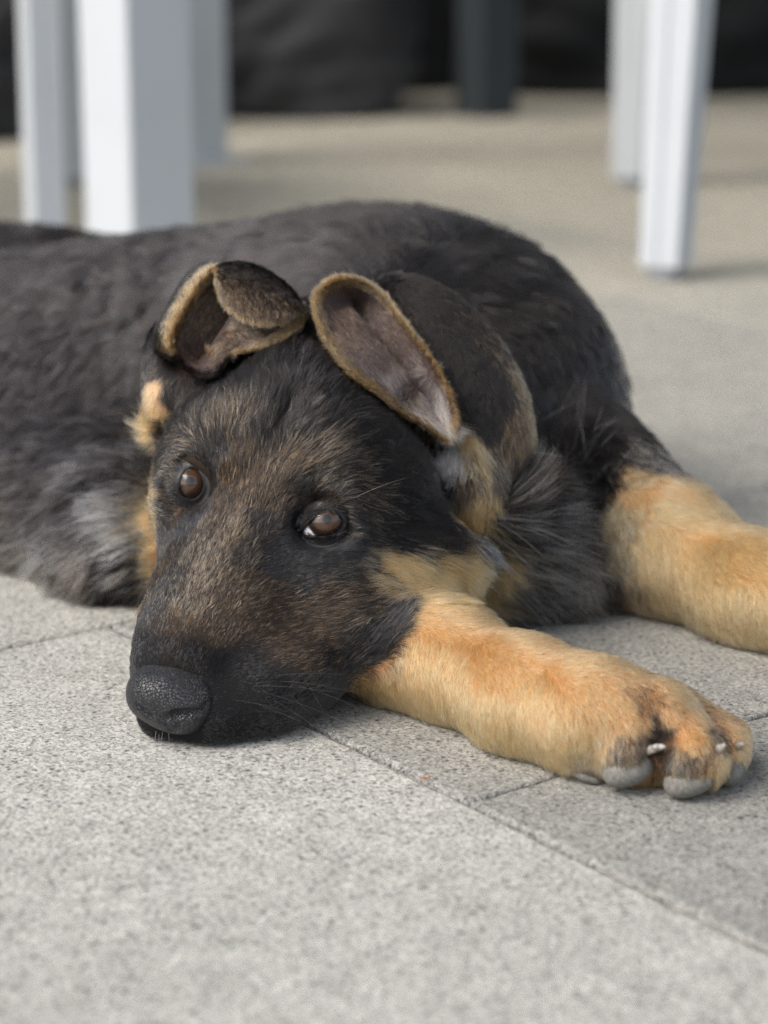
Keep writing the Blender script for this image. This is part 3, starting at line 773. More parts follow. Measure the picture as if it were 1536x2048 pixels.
nt.links.new(n1.outputs['Fac'], cr.inputs[0]); nt.links.new(cr.outputs[0], b.inputs['Base Color']); b.inputs['Roughness'].default_value = .4
CLAWS = [((1292, 1503), (1328, 1486), .0018), ((1434, 1502), (1450, 1484), .0017), ((1474, 1496), (1486, 1481), .0015)]
for q0, q1, r in CLAWS:
    h = hit(*q0) or hit(q0[0]-10, q0[1]); D = h[2]
    p0 = P(q0[0], q0[1], D+.002); p1 = P(q1[0], q1[1], D-.0075); ax = unit(p1-p0); s1 = unit(np.cross(ax, [0, 0, 1])); s2 = np.cross(s1, ax)
    L = np.linalg.norm(p1-p0); vs = []; nseg = 10
    for i, t in enumerate(np.linspace(0, 1, 8)):
        c = p0+ax*L*t - s2*.0015*t*t; rr = r*(1-.55*t**2)*(1 if i < 7 else .55)
        for k in range(nseg):
            an = 2*math.pi*k/nseg; vs.append(c+rr*(math.cos(an)*s1+1.15*math.sin(an)*s2))
    vs = np.array(vs); fs = [tuple(f) for f in grid_faces(8, nseg, True)]
    fs.append(tuple(range(7*nseg, 8*nseg)))
    o = mesh_np('claw', vs-p0, fs, M_claw, dog); o.location = Vector(p0-DOG0)
# ---------------------------------------------------------------- coat
def fur_mat():
    m = bpy.data.materials.new('fur'); m.use_nodes = True; nt = m.node_tree
    nt.nodes.remove(nt.nodes['Principled BSDF'])
    at = N(nt, 'ShaderNodeAttribute', attribute_name='coat')
    h = nt.nodes.new('ShaderNodeBsdfHairPrincipled'); h.model = 'CHIANG'; h.parametrization = 'COLOR'
    h.inputs['Roughness'].default_value = .30; h.inputs['Radial Roughness'].default_value = .55
    h.inputs['Coat'].default_value = 0.0; h.inputs['IOR'].default_value = 1.36
    nt.links.new(at.outputs['Color'], h.inputs['Color'])
    nt.links.new(h.outputs[0], nt.nodes['Material Output'].inputs['Surface'])
    return m
M_fur = fur_mat()

#            root                 tip
COAT = {'K': ((.0045, .0038, .0037), (.010, .0085, .008)),      # black
        'D': ((.0075, .0072, .0075), (.017, .0165, .0175)),       # short charcoal of lips and lids
        'E': ((.0080, .0055, .0042), (.029, .019, .0125)),       # brown black
        'B': ((.014, .009, .006), (.58, .38, .20)),            # banded, pale tip
        'R': ((.018, .010, .006), (.36, .18, .07)),           # banded, tan tip
        'T': ((.40, .195, .076), (.58, .295, .118)),             # tan
        'O': ((.35, .155, .054), (.56, .265, .096)),             # orange tan
        'C': ((.44, .23, .090), (.80, .57, .33)),               # cream
        'G': ((.04, .037, .036), (.44, .42, .395)),              # silver
        'W': ((.62, .58, .53), (.90, .88, .84)),                # white
        'S': ((.016, .0145, .0145), (.060, .054, .053)),         # grey undercoat plus the sheen on the lit back, mixed into the colour
        'M': ((.040, .026, .026), (.115, .082, .078))}          # mauve inside the ear
KEYS = list(COAT); NK = len(KEYS)
CROOT = np.array([COAT[k][0] for k in KEYS]); CTIP = np.array([COAT[k][1] for k in KEYS])
CLIFT = {}
# u, v, du, dv, coat, length mm: how the coat looks and lies at places seen in the photograph
SM = [
 # bridge of the muzzle
 (330,1290,.1,-1,'K:0.60 E:0.40',3),(300,1300,-.2,-1,'D:1.00',2.2),(390,1310,.4,-1,'D:0.70 E:0.30',2.5),(345,1255,.1,-1,'K:0.47 E:0.24 B:0.22 R:0.07',3.5),(372,1215,.2,-1,'B:0.39 K:0.40 R:0.13 E:0.08',4.5),(405,1160,.2,-1,'B:0.42 K:0.35 R:0.14 E:0.09',5),
 (432,1110,.25,-1,'B:0.41 K:0.38 R:0.14 E:0.08',6),(395,1100,-.1,-1,'B:0.32 K:0.50 R:0.11 E:0.07',5),(350,1170,-.2,-1,'B:0.24 K:0.63 R:0.08 E:0.05',4.5),(318,1180,-.3,-1,'B:0.16 K:0.75 R:0.05 E:0.03',4),(300,1235,-.25,-1,'D:0.80 B:0.11 R:0.04 E:0.02 K:0.03',3),(275,1290,-.2,-1,'D:1.00',2.2),(285,1230,-.3,-1,'D:0.90 B:0.05 R:0.02 E:0.01 K:0.02',3),
 (322,1120,-.4,-.9,'D:0.80 B:0.11 R:0.04 E:0.02 K:0.03',4),(370,1060,-.3,-.9,'D:0.90 B:0.05 R:0.02 E:0.01 K:0.02',4),(330,1060,-.5,-.7,'D:0.85 B:0.08 R:0.03 E:0.02 K:0.03',5),(415,1060,.0,-1,'B:0.22 E:0.64 R:0.07 K:0.07',5),
 (460,1060,.3,-1,'B:0.35 E:0.42 R:0.12 K:0.11',6),(480,1120,.5,-.9,'B:0.27 K:0.58 R:0.09 E:0.06',5),(500,1180,.7,-.7,'B:0.22 E:0.64 R:0.07 K:0.07',4.5),(450,1210,.5,-.9,'B:0.21 E:0.66 R:0.07 K:0.06',4),(440,1260,.5,-.8,'E:0.73 B:0.16 R:0.05 K:0.05',4),(500,1250,.8,-.5,'E:0.78 B:0.14 R:0.04 K:0.04',4),
 # side of the muzzle
 (560,1200,.9,-.4,'B:0.13 E:0.73 R:0.02 K:0.11',5),(600,1240,1,-.3,'R:0.15 B:0.09 E:0.57 K:0.12',5.5),(660,1220,1,-.25,'B:0.13 R:0.15 E:0.49 K:0.16',7),(700,1180,1,-.2,'B:0.19 E:0.61 R:0.03 K:0.16',8),(640,1190,1,-.25,'B:0.15 E:0.69 R:0.03 K:0.13',6),(640,1280,1,-.45,'B:0.13 R:0.13 E:0.53 K:0.15',6),(690,1255,1,-.5,'B:0.19 R:0.12 K:0.49 E:0.15',7),(730,1225,1,-.5,'B:0.22 R:0.11 K:0.47 E:0.17',9),
 (560,1290,1,-.3,'E:0.69 R:0.10 B:0.08 K:0.10',4.5),(610,1320,1,-.4,'B:0.09 R:0.08 E:0.69 K:0.10',5),(650,1325,1,-.6,'B:0.11 K:0.80 R:0.02 E:0.07',6),(700,1290,1,-.7,'B:0.11 K:0.80 R:0.02 E:0.07',8),(500,1320,1,-.3,'D:0.80 E:0.20',3.5),(450,1330,.9,-.5,'D:1.00',3),(540,1370,1,-.3,'D:1.00',3),(600,1390,1,-.5,'D:0.95 B:0.02 R:0.01 E:0.01 K:0.01',4),(660,1365,1,-.8,'D:1.00',5),(725,1290,1,-.9,'D:0.90 B:0.04 R:0.01 E:0.02 K:0.03',8),(775,1240,1,-.8,'D:0.80 B:0.08 R:0.02 E:0.05 K:0.07',10),
 (480,1400,1,-.1,'D:1.00',2.5),(440,1450,.9,.1,'D:1.00',2.5),(540,1450,1,-.1,'D:1.00',3),(600,1430,1,-.5,'D:1.00',4),(360,1472,.1,.6,'D:1.00',2.2),(290,1455,-.5,.4,'D:1.00',2.2),(400,1482,.5,.4,'D:1.00',2.5),(265,1400,-.5,-.2,'D:1.00',2),(440,1390,1,-.2,'D:1.00',2.2),
 # between and round the eyes
 (520,1060,.4,-.9,'D:0.50 E:0.42 B:0.04 R:0.01 K:0.03',5),(500,1000,.2,-1,'R:0.17 B:0.08 E:0.56 K:0.12',6),(450,960,.1,-1,'R:0.21 B:0.06 E:0.53 K:0.12',6),(480,920,.1,-1,'R:0.15 E:0.67 K:0.18',7),(540,960,.3,-1,'B:0.11 R:0.13 E:0.57 K:0.14',7),(440,1010,-.1,-1,'E:0.75 R:0.12 K:0.13',5),(560,1010,.5,-.8,'R:0.15 E:0.67 K:0.18',6),
 (575,935,.6,-.9,'R:0.15 B:0.08 E:0.61 K:0.11',8),(420,900,-.3,-.9,'K:1.00',4),(435,920,-.2,-1,'K:0.80 M:0.20',3.5),(595,985,.5,-.7,'K:1.00',4),(600,1010,.5,-.7,'K:0.70 M:0.30',3.5),(560,1090,.8,-.3,'D:1.00',4.5),(590,1130,.9,-.2,'D:1.00',5),(640,1115,1,-.1,'D:1.00',5),(690,1100,1,0,'D:1.00',6),(700,1060,1,-.1,'D:0.70 B:0.11 R:0.02 E:0.07 K:0.10',6),
 (545,1130,.8,-.4,'D:0.85 B:0.06 R:0.01 E:0.03 K:0.04',5),(600,1160,.9,-.2,'D:0.80 B:0.08 R:0.02 E:0.05 K:0.07',5),(680,1140,1,-.1,'D:0.60 B:0.15 R:0.03 E:0.09 K:0.13',8),
 (400,1030,-.2,-.5,'D:1.00',3),(345,1010,-.8,-.2,'D:0.80 C:0.20',5),(330,960,-.9,0,'D:0.70 B:0.11 R:0.02 E:0.07 K:0.10',7),(340,920,-.95,.1,'B:0.24 K:0.56 R:0.04 E:0.15',8),(380,900,-.8,-.3,'B:0.21 K:0.62 R:0.04 E:0.13',8),(330,885,-.9,-.1,'B:0.13 K:0.77 R:0.02 E:0.08',9),(415,870,-.3,-.9,'B:0.15 R:0.12 K:0.56 E:0.13',9),
 (450,838,-.1,-1,'B:0.24 R:0.11 K:0.44 E:0.18',11),(410,825,-.2,-1,'B:0.17 K:0.70 R:0.03 E:0.10',11),(480,860,.1,-1,'R:0.19 B:0.08 K:0.53 E:0.13',9),(600,935,.8,-.8,'B:0.15 R:0.16 E:0.45 K:0.18',9),(640,915,.9,-.6,'B:0.22 R:0.13 K:0.43 E:0.18',11),(680,925,1,-.4,'B:0.17 R:0.10 K:0.58 E:0.14',11),(630,950,.8,-.7,'B:0.17 R:0.12 K:0.52 E:0.14',9),
 (700,980,1,-.1,'B:0.22 K:0.59 R:0.04 E:0.14',10),(725,1020,1,.25,'B:0.22 K:0.59 R:0.04 E:0.14',10),(740,1050,1,.3,'B:0.15 K:0.73 R:0.03 E:0.09',10),(680,990,.9,-.5,'D:0.60 B:0.15 R:0.03 E:0.09 K:0.13',6),(705,1035,1,.3,'D:0.80 B:0.08 R:0.02 E:0.05 K:0.07',6),(770,1060,1,.2,'K:0.90 B:0.06 R:0.01 E:0.03',12),
 (650,1000,.6,-.8,'D:0.55 B:0.11 R:0.09 E:0.10 K:0.12',4),(690,1015,1,-.2,'D:0.50 B:0.19 R:0.03 E:0.12 K:0.16',5),(620,1010,.2,-1,'D:0.80 R:0.08 K:0.09 E:0.04',3),(600,1040,-.3,-1,'D:1.00',3),(650,1085,.8,.5,'D:0.90 M:0.10',3.5),(383,918,-.3,-1,'D:0.60 B:0.15 R:0.03 E:0.09 K:0.13',4),(350,945,-1,0,'D:0.50 B:0.19 R:0.03 E:0.12 K:0.16',5),(425,965,.5,-.5,'D:0.80 R:0.08 K:0.09 E:0.04',3),(385,1015,-.2,.8,'D:0.70 M:0.30',3),
 (628,1008,.1,-1,'K',3),(650,1003,.5,-.9,'K:.8 B:.2',4),(675,1008,1,-.5,'K:.7 B:.3',5),(380,925,-.2,-1,'K:.9 B:.1',4),(362,932,-.8,-.6,'K:.8 B:.2',5),
 # forehead and temples
 (560,800,.1,-1,'K:1.00',13),(540,880,.15,-1,'K:0.87 B:0.08 R:0.02 E:0.05',11),(600,860,.5,-.9,'K:0.87 B:0.08 R:0.02 E:0.05',13),(520,730,-.2,-1,'K:1.00',13),(460,780,-.4,-.9,'K:1.00',12),(400,790,-.6,-.7,'K:1.00',11),(640,800,.5,-.9,'K:0.93 G:0.07',14),(560,740,.1,-1,'K:0.92 G:0.08',14),(700,860,.9,-.6,'K:0.92 G:0.08',15),(760,930,1,-.3,'K:1.00',14),(820,1000,1,-.1,'K:1.00',14),
 (860,1060,1,.1,'K:1.00',14),(740,880,.9,-.4,'K:1.00',14),(340,850,-.8,-.2,'K:0.93 B:0.04 R:0.01 E:0.02',10),(800,1070,1,.1,'K:0.93 B:0.04 R:0.01 E:0.02',14),(650,720,.4,-1,'K:1.00',13),(600,640,.2,-1,'K:1.00',14),(800,880,.9,-.2,'K:1.00',12),
 # cheek
 (760,1130,1,.05,'T:0.78 O:0.10 C:0.12',14),(800,1125,1,.1,'T:0.78 O:0.10 C:0.12',16),(860,1125,1,.2,'T:0.78 O:0.10 C:0.12',18),(930,1125,1,.2,'T:0.78 O:0.10 C:0.12',18),(970,1140,1,.25,'T:0.78 O:0.10 C:0.12',20),(820,1170,1,.15,'T:0.78 O:0.10 C:0.12',16),(880,1180,1,.3,'T:0.78 O:0.10 C:0.12',16),(740,1170,1,-.1,'B:0.50 T:0.30 E:0.20',11),(780,1195,1,-.1,'B:0.60 T:0.20 K:0.20',12),(720,1125,1,0,'B:0.50 D:0.50',9),
 (860,1090,1,.05,'K:0.70 E:0.30',16),(930,1080,1,.1,'K:0.60 G:0.40',22),(310,1040,-.7,.1,'C:0.48 T:0.52',9),(314,1090,-.7,.1,'C:0.48 T:0.52',9),(308,1130,-.7,-.1,'C:0.30 B:0.50 T:0.20',7),
 (840,1150,1,.15,'T:0.78 O:0.10 C:0.12',17),(900,1150,1,.2,'T:0.78 O:0.10 C:0.12',18),(790,1150,1,.0,'T:0.78 O:0.10 C:0.12',14),(935,1165,1,.25,'T:0.78 O:0.10 C:0.12',18),(850,1195,1,.2,'T:0.78 O:0.10 C:0.12',15),(910,1108,1,.15,'T:0.78 O:0.10 C:0.12',18),(820,1108,1,.05,'C:0.40 T:0.30 K:0.30',16),
 # ear roots
 (900,720,.3,1,'K:1.00',7),(960,760,.3,1,'K:1.00',7),(880,640,.5,.6,'K:0.90 E:0.10',6),(1000,760,.3,1,'K:0.70 E:0.30',8),(1035,830,.1,1,'E:0.60 R:0.40',9),(1020,900,-.1,1,'E:0.60 R:0.40',9),(960,840,.1,1,'K:0.90 E:0.10',8),(935,870,.3,1,'T:0.60 C:0.40',10),(955,920,.3,.9,'T:0.55 C:0.20 K:0.25',11),(985,930,.2,1,'E:0.40 T:0.30 K:0.30',10),(915,960,.2,1,'E:0.50 O:0.30 K:0.20',10),(940,1015,.1,1,'O:0.75 T:0.25',11),(975,985,.1,1,'O:0.40 T:0.40 E:0.20',11),(905,1040,.1,1,'O:0.60 E:0.40',10),(890,950,.3,1,'K:1.00',9),(1040,700,.3,1,'K:1.00',8),(1065,665,.4,.8,'K:1.00',14),(1090,720,.4,.9,'K:1.00',14),
 (893,893,.15,1,'W:0.70 G:0.30',15),(905,915,.1,1,'W:0.50 G:0.30 K:0.20',13),(880,880,.15,1,'G:0.50 K:0.50',12),
 (865,606,.5,.5,'K:.8 E:.2',6),(935,642,.5,.6,'K:.6 E:.35 R:.05',6),(985,690,.4,.8,'E:.5 R:.15 K:.35',7),(1025,750,.3,1,'E:.5 R:.4 K:.1',8),(1045,800,.2,1,'E:.5 R:.4',9),(905,660,.5,.6,'K',6),(950,720,.4,.8,'K',7),(985,790,.3,1,'K:.8 E:.2',8),
 (310,735,-.3,.4,'K:0.80 T:0.20',5),(305,770,-.4,.8,'C:0.30 T:0.50 O:0.20',5),(318,815,-.2,1,'T:0.50 O:0.30 C:0.20',5),(325,845,-.1,1,'O:0.60 T:0.40',5),(345,790,.1,1,'K:0.90 E:0.10',5),(345,720,-.2,.6,'K:1.00',6),(340,660,-.3,.5,'K:1.00',6),(400,770,.1,.8,'K:0.80 M:0.20',6),(370,800,-.3,.7,'K:0.70 O:0.30',7),
 # near foreleg and paw
 (840,1230,.8,.5,'T:0.74 C:0.12 O:0.12',5.76),(900,1220,.8,.5,'T:0.74 C:0.10 O:0.12',5.76),(980,1250,.8,.5,'T:0.74 C:0.10 O:0.12',5.76),(830,1300,.3,.9,'T:0.74 C:0.15 O:0.12',6.48),(900,1330,.3,.9,'T:0.74 C:0.15 O:0.12',6.48),(1000,1330,.6,.7,'T:0.74 C:0.12 O:0.12',5.76),(1060,1290,.9,.4,'T:0.74 C:0.14 O:0.12',5.76),(760,1370,.1,1,'T:0.74 C:0.14 O:0.12',7.2),(850,1400,.1,1,'T:0.74 C:0.19 O:0.12',7.92),(950,1440,.1,1,'T:0.74 C:0.17 O:0.12',8.64),
 (1000,1420,.15,1,'T:0.74 C:0.21 O:0.12',7.92),(1080,1380,.4,.9,'T:0.74 C:0.19 O:0.12',6.48),(1150,1330,.9,.5,'T:0.74 C:0.20 O:0.12',5.76),(1080,1500,.1,1,'T:0.74 C:0.21 O:0.12',7.92),(1150,1450,.2,1,'T:0.74 C:0.23 O:0.12',7.2),(1180,1390,.6,.8,'T:0.74 C:0.17 O:0.12',5.76),(1240,1340,.9,.4,'T:0.74 C:0.23 O:0.12',5.76),(1250,1420,.4,.9,'T:0.74 C:0.12 O:0.12',5.76),(1290,1440,.4,.9,'T:0.74 C:0.10 O:0.12',5.04),
 (1200,1490,.05,1,'T:0.45 C:0.45 G:0.10',5.76),(1180,1530,-.1,1,'C:0.40 T:0.30 G:0.30',5.76),(1230,1505,.1,1,'K:0.35 G:0.25 T:0.40',5.04),(1280,1495,.2,1,'K:0.35 T:0.50 G:0.15',4.5),(1345,1380,.8,.6,'T:0.74 C:0.21 O:0.12',5.76),(1330,1430,.6,.8,'T:0.74 C:0.19 O:0.12',5.04),(1390,1420,.6,.8,'T:0.74 C:0.19 O:0.12',5.76),(1430,1410,.8,.6,'T:0.74 C:0.23 O:0.12',5.76),(1380,1480,.3,1,'T:0.74 C:0.14 O:0.12',5.04),
 (1360,1515,.1,1,'K:0.35 T:0.40 G:0.25',5.04),(1410,1510,.2,1,'K:0.25 T:0.60 G:0.15',4.5),(1325,1500,.1,1,'E:0.50 T:0.30 K:0.20',4.5),(1460,1450,.5,.9,'T:0.74 C:0.17 O:0.12',5.04),(1480,1480,.2,1,'T:0.74 C:0.17 O:0.12',4.5),(1440,1530,.1,1,'T:0.74 C:0.21 O:0.12',5.76),(1310,1560,.1,1,'T:0.74 C:0.23 O:0.12',7.2),(1390,1580,.1,1,'T:0.74 C:0.23 O:0.12',6.48),
 (1292,1408,.4,.9,'E:.45 T:.55',3.5),(1308,1438,.4,.9,'E:.6 K:.25 T:.15',3),(1322,1468,.3,.9,'E:.6 K:.4',3),(1318,1500,.1,1,'E:.6 K:.4',3),(1308,1535,0,1,'E:.5 T:.5',4),(1420,1440,.5,.8,'E:.3 T:.7',4),(1436,1470,.4,.9,'E:.5 T:.5',3.5),  # toe creases: darker fur, partly crease shade put into the coat
 # trunk
 (300,560,-.9,.3,'K:0.29 E:0.12 S:0.59',16),(500,500,-.9,-.2,'K:0.30 E:0.10 S:0.60',20),(100,560,-.9,.3,'K:0.30 E:0.10 S:0.60',16),(50,480,-.9,.3,'K:0.38 S:0.62',18),(700,460,-.6,-.7,'K:0.49 E:0.12 S:0.39',26),(800,500,-.2,-.8,'K:0.52 E:0.10 S:0.38',24),(640,520,-.7,-.4,'K:0.29 E:0.12 S:0.59',24),(950,540,.3,-.1,'K:0.55 E:0.07 S:0.37',20),(1060,620,.5,.6,'K:0.90 E:0.10',16),(1150,740,.4,.9,'K:1.00',14),
 (1150,880,.2,1,'K:1.00',16),(1230,820,.3,.9,'K:1.00',13),(1090,800,.2,1,'K:1.00',16),(150,750,-.6,.7,'K:0.34 E:0.05 S:0.61',20),(60,900,-.6,.7,'K:0.34 E:0.05 S:0.61',22),(200,900,-.4,.8,'K:0.32 E:0.07 S:0.60',22),(60,1000,-.8,.4,'G:0.17 K:0.51 E:0.30',26),(150,1060,-.8,.35,'G:0.28 C:0.10 K:0.57',30),(40,1080,-.9,.3,'G:0.30 C:0.15 E:0.30 K:0.19',30),(200,1100,-.7,.4,'G:0.28 E:0.50 K:0.17',28),(220,1150,-.6,.5,'K:0.57 E:0.30 G:0.11',26),(100,1110,-.9,.2,'G:0.33 C:0.15 E:0.25 K:0.21',28),
 (250,930,-.6,.5,'K:0.28 G:0.22 S:0.46',26),(262,1020,-.9,.2,'G:0.50 W:0.10 K:0.32',26),(280,1080,-.9,.2,'G:0.39 W:0.30 K:0.24',22),(270,1130,-.8,.3,'G:0.33 K:0.61',22),(285,1180,-.6,.7,'K:0.94 G:0.06',16),
 (100,980,-.7,.6,'K:1.00',22),(180,1000,-.6,.6,'K:1.00',22),(235,960,-.6,.6,'K:0.90 G:0.10',22),(40,1000,-.7,.5,'K:0.90 G:0.10',22),(210,1040,-.7,.5,'K:0.80 G:0.20',24),(130,1110,-.8,.35,'G:0.65 K:0.35',30),(190,1140,-.8,.35,'G:0.60 K:0.40',30),(60,1090,-.8,.3,'G:0.65 K:0.35',30),
 (1125,1105,.5,.8,'C:0.45 G:0.40 K:0.15',24),(1150,1130,.4,.9,'C:0.40 G:0.40 E:0.20',22),(1100,1160,.6,.7,'G:0.60 C:0.20 K:0.20',26),(1090,1110,.8,.4,'G:0.70 K:0.30',28),
 # neck, chest, far leg
 (1000,1030,1,.05,'K:0.70 G:0.25',34),(1060,1010,1,-.1,'K:0.86 G:0.11',34),(1040,1090,1,.15,'G:0.36 K:0.56',34),(1080,1150,.8,.5,'G:0.27 K:0.67',34),(1130,1090,.5,.8,'C:0.50 G:0.14 K:0.34',26),(1150,1160,.3,.9,'G:0.23 E:0.30 C:0.20 K:0.23',26),(1010,1150,.9,.3,'G:0.32 K:0.61',30),(1060,1210,.7,.7,'K:0.78 G:0.18',24),
 (1150,1000,.2,1,'K:0.92 G:0.07',20),(1200,960,.3,1,'K:1.00',13),(1260,950,.4,.9,'C:0.55 T:0.30 G:0.07 K:0.07',12),(1305,965,.6,.7,'C:.5 T:.5',11),(1340,990,.7,.6,'T:.7 O:.2 C:.1',10),(1270,985,.5,.8,'C:.55 T:.45',12),(1290,930,.5,.8,'G:0.27 K:0.52 C:0.15',13),(1240,1020,.4,.9,'C:0.50 T:0.30 G:0.09 K:0.09',12),(1210,1080,.4,.9,'T:0.40 G:0.14 C:0.30 K:0.14',13),(1320,1000,.8,.5,'T:0.55 C:0.45',10),(1300,1100,.5,.9,'T:0.70 C:0.30',10),(1400,1100,.6,.8,'T:0.80 C:0.20',10),(1500,1120,.7,.7,'T:0.60 O:0.40',9),(1480,1200,.4,.9,'T:0.70 C:0.30',10),(1250,1180,.2,1,'T:0.55 C:0.20 E:0.25',12),(1350,1200,.3,1,'T:0.70 C:0.20 E:0.10',11),(1420,1050,.8,.5,'T:0.80 C:0.20',9),(1200,1150,.2,1,'E:0.60 G:0.18 K:0.18',16),
]
def parse(w):
    v = np.zeros(NK)
    for t in w.split():
        k, _, x = t.partition(':'); v[KEYS.index(k)] = float(x or 1)
    return v/v.sum()
sp, sw, sdv, sl = [], [], [], []
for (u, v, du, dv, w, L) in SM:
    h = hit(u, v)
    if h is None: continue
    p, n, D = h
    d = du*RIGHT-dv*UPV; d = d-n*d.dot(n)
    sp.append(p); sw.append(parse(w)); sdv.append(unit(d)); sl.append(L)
    q = toH(p)                                            # the far side of the face mirrors the near side
    if D < 1.06 and q[1] > -6 and q[0] > 1.0 and v > 800:
        q2 = q*np.array([-1, 1, 1]); p2 = HO+.01*(HM.T @ q2)
        b_ = BVH.find_nearest(Vector(p2))
        if b_[0] is not None:
            pn = np.array(b_[0]); nn = np.array(b_[1])
            if nn.dot(unit(CAMP-pn)) < .15:
                d2 = HM.T @ ((HM @ unit(d))*np.array([-1, 1, 1]))
                sp.append(pn); sw.append(parse(w)); sdv.append(unit(d2-nn*d2.dot(nn))); sl.append(L)
# parts of the coat out of sight
for p, d, w, L in (((-.44, 1.38, .12), (-.6, -.2, -.6), 'K', 18), ((-.36, 1.28, .10), (-.3, -.3, -.9), 'K:.9 G:.1', 18), ((-.43, 1.25, .05), (.2, -.5, -.8), 'K:.6 T:.4', 12), ((-.30, 1.165, .04), (.9, -.1, -.3), 'T:.8 K:.2', 9), ((-.26, 1.155, .03), (.9, -.1, -.4), 'T', 8), ((-.56, 1.36, .05), (-.1, -1, -.1), 'K', 28), ((-.53, 1.23, .03), (.1, -1, -.1), 'K', 28), ((-.5, 1.5, .08), (-.6, -.5, -.3), 'K', 24),
                   ((-.2, 1.55, .15), (-1, .3, -.3), 'K', 18), ((.1, 1.40, .12), (-.7, .4, -.4), 'K', 20), ((-.4, 1.5, .1), (-1, .2, -.4), 'K:.6 E:.4', 18), ((.25, .97, .03), (.6, -.4, -.4), 'T', 9),
                   ((.2, 1.12, .06), (.5, -.2, -.8), 'T', 10), ((.16, 1.25, .08), (.1, 0, -1), 'K:.6 T:.4', 14), ((-.3, 1.25, .02), (-.8, -.1, -.4), 'G:.6 E:.4', 24)):
    b_ = BVH.find_nearest(Vector(p)); pn = np.array(b_[0]); nn = np.array(b_[1]); d = np.array(d)
    sp.append(pn); sw.append(parse(w)); sdv.append(unit(d-nn*d.dot(nn))); sl.append(L)
sp = np.array(sp); sw = np.array(sw); sdv = np.array(sdv); sl = np.array(sl, float)
def coat_at(p):
    W = np.zeros((len(p), NK)); D_ = np.zeros((len(p), 3)); L_ = np.zeros(len(p))
    for i in range(0, len(p), 20000):
        q = p[i:i+20000]
        d2 = ((q[:, None, :]-sp[None])**2).sum(-1)
        w = 1.0/(d2+2.5e-6)**2.9
        w /= w.sum(1, keepdims=True)
        W[i:i+20000] = w @ sw; D_[i:i+20000] = w @ sdv; L_[i:i+20000] = w @ sl
    return W, D_, L_
def noise3(p, f, seed, n=7):
    r = np.random.default_rng(seed); o = np.zeros((len(p), 3))
    for _ in range(n):
        k = r.normal(size=3)*f; ph = r.uniform(0, 6.28, 3); a = r.normal(size=3)
        o += a*np.sin((p @ k)[:, None]+ph)
    return o/math.sqrt(n)
def scatter(V, F, n_per_m2, weight=None):
    """random points on quads: position, normal, face index, barycentric"""
    T = np.concatenate([F[:, [0, 1, 2]], F[:, [0, 2, 3]]]); a, b2, c = V[T[:, 0]], V[T[:, 1]], V[T[:, 2]]
    cr_ = np.cross(b2-a, c-a); ar = np.linalg.norm(cr_, axis=1)*.5
    dens = n_per_m2 if np.isscalar(n_per_m2) else np.concatenate([n_per_m2, n_per_m2])
    ex = ar*dens; cnt = np.floor(ex+rng.random(len(ex))).astype(int)
    ti = np.repeat(np.arange(len(T)), cnt); r1 = np.sqrt(rng.random(len(ti))); r2 = rng.random(len(ti))
    w = np.stack([1-r1, r1*(1-r2), r1*r2], -1)
    p = (V[T[ti]]*w[:, :, None]).sum(1); n = unit(cr_)[ti]
    return p, n, T[ti], w
def vnormals(V, F):
    n = np.zeros_like(V); a, b2, c, d = (V[F[:, k]] for k in range(4)); fn = np.cross(c-a, d-b2)
    for k in range(4): np.add.at(n, F[:, k], fn)
    return unit(n)
NP_ = 6
def grow(p, n, d, L, lift, width, kind, clump=0.0, clump_n=0, wob=.12, bend=.25, jit=.20, tone=.30):
    """strands from roots p: leave the skin at 'lift', lie down along d"""
    m = len(p); d = unit(d+noise3(p, 260, 3)*wob+noise3(p, 900, 5)*wob*.8+rng.normal(size=(m, 3))*jit)
    d = unit(d-n*(d*n).sum(1, keepdims=True))
    L = L*np.exp(rng.normal(size=m)*.18)
    t = np.linspace(0, 1, NP_)
    lf = lift*(1+.35*rng.normal(size=m)); lf = np.clip(lf, .08, 1.4)
    pts = np.zeros((m, NP_, 3)); pts[:, 0] = p-n*.0006
    cur = pts[:, 0].copy()
    for i in range(1, NP_):
        tt = (i-.5)/(NP_-1)
        dirn = unit(d + n*(lf*(1-tt)+lf*bend*.4*tt)[:, None] + np.array([0, 0, -1.])*(bend*.35*tt))
        cur = cur+dirn*(L/(NP_-1))[:, None]; pts[:, i] = cur
    if clump > 0 and clump_n:
        gi = rng.choice(m, min(clump_n, m), replace=False); kd = kdtree.KDTree(len(gi))
        for j, g_ in enumerate(gi): kd.insert(p[g_], j)
        kd.balance()
        own = gi[np.array([kd.find(q)[1] for q in p])]
        cl = clump*(.5+rng.random(m))[:, None]
        for i in range(1, NP_):
            k = np.clip(cl*t[i]**1.3, 0, .92)
            tgt = pts[own, i]
            pts[:, i] = pts[:, i]*(1-k)+tgt*k
    pts[:, :, 2] = np.maximum(pts[:, :, 2], .0005+.0008*rng.random(m)[:, None])
    tb = np.exp(rng.normal(size=m)*tone)[:, None]
    cr_, ct = CROOT[kind]*tb, CTIP[kind]*tb
    prof = np.array([0, .10, .35, .65, .9, 1.0])
    col = cr_[:, None, :]*(1-prof[None, :, None])+ct[:, None, :]*prof[None, :, None]
    rad = (width*np.where((kind == KEYS.index('B')) | (kind == KEYS.index('R')) | (kind == KEYS.index('G')), 1.3, 1.0)*np.exp(rng.normal(size=m)*.2))[:, None]*np.array([1, 1, .95, .8, .55, .15])[None]
    return pts, col, rad
def pick(W):
    c = np.cumsum(W, 1); r = rng.random(len(W))[:, None]*c[:, -1:]
    return (r > c).sum(1).clip(0, NK-1)
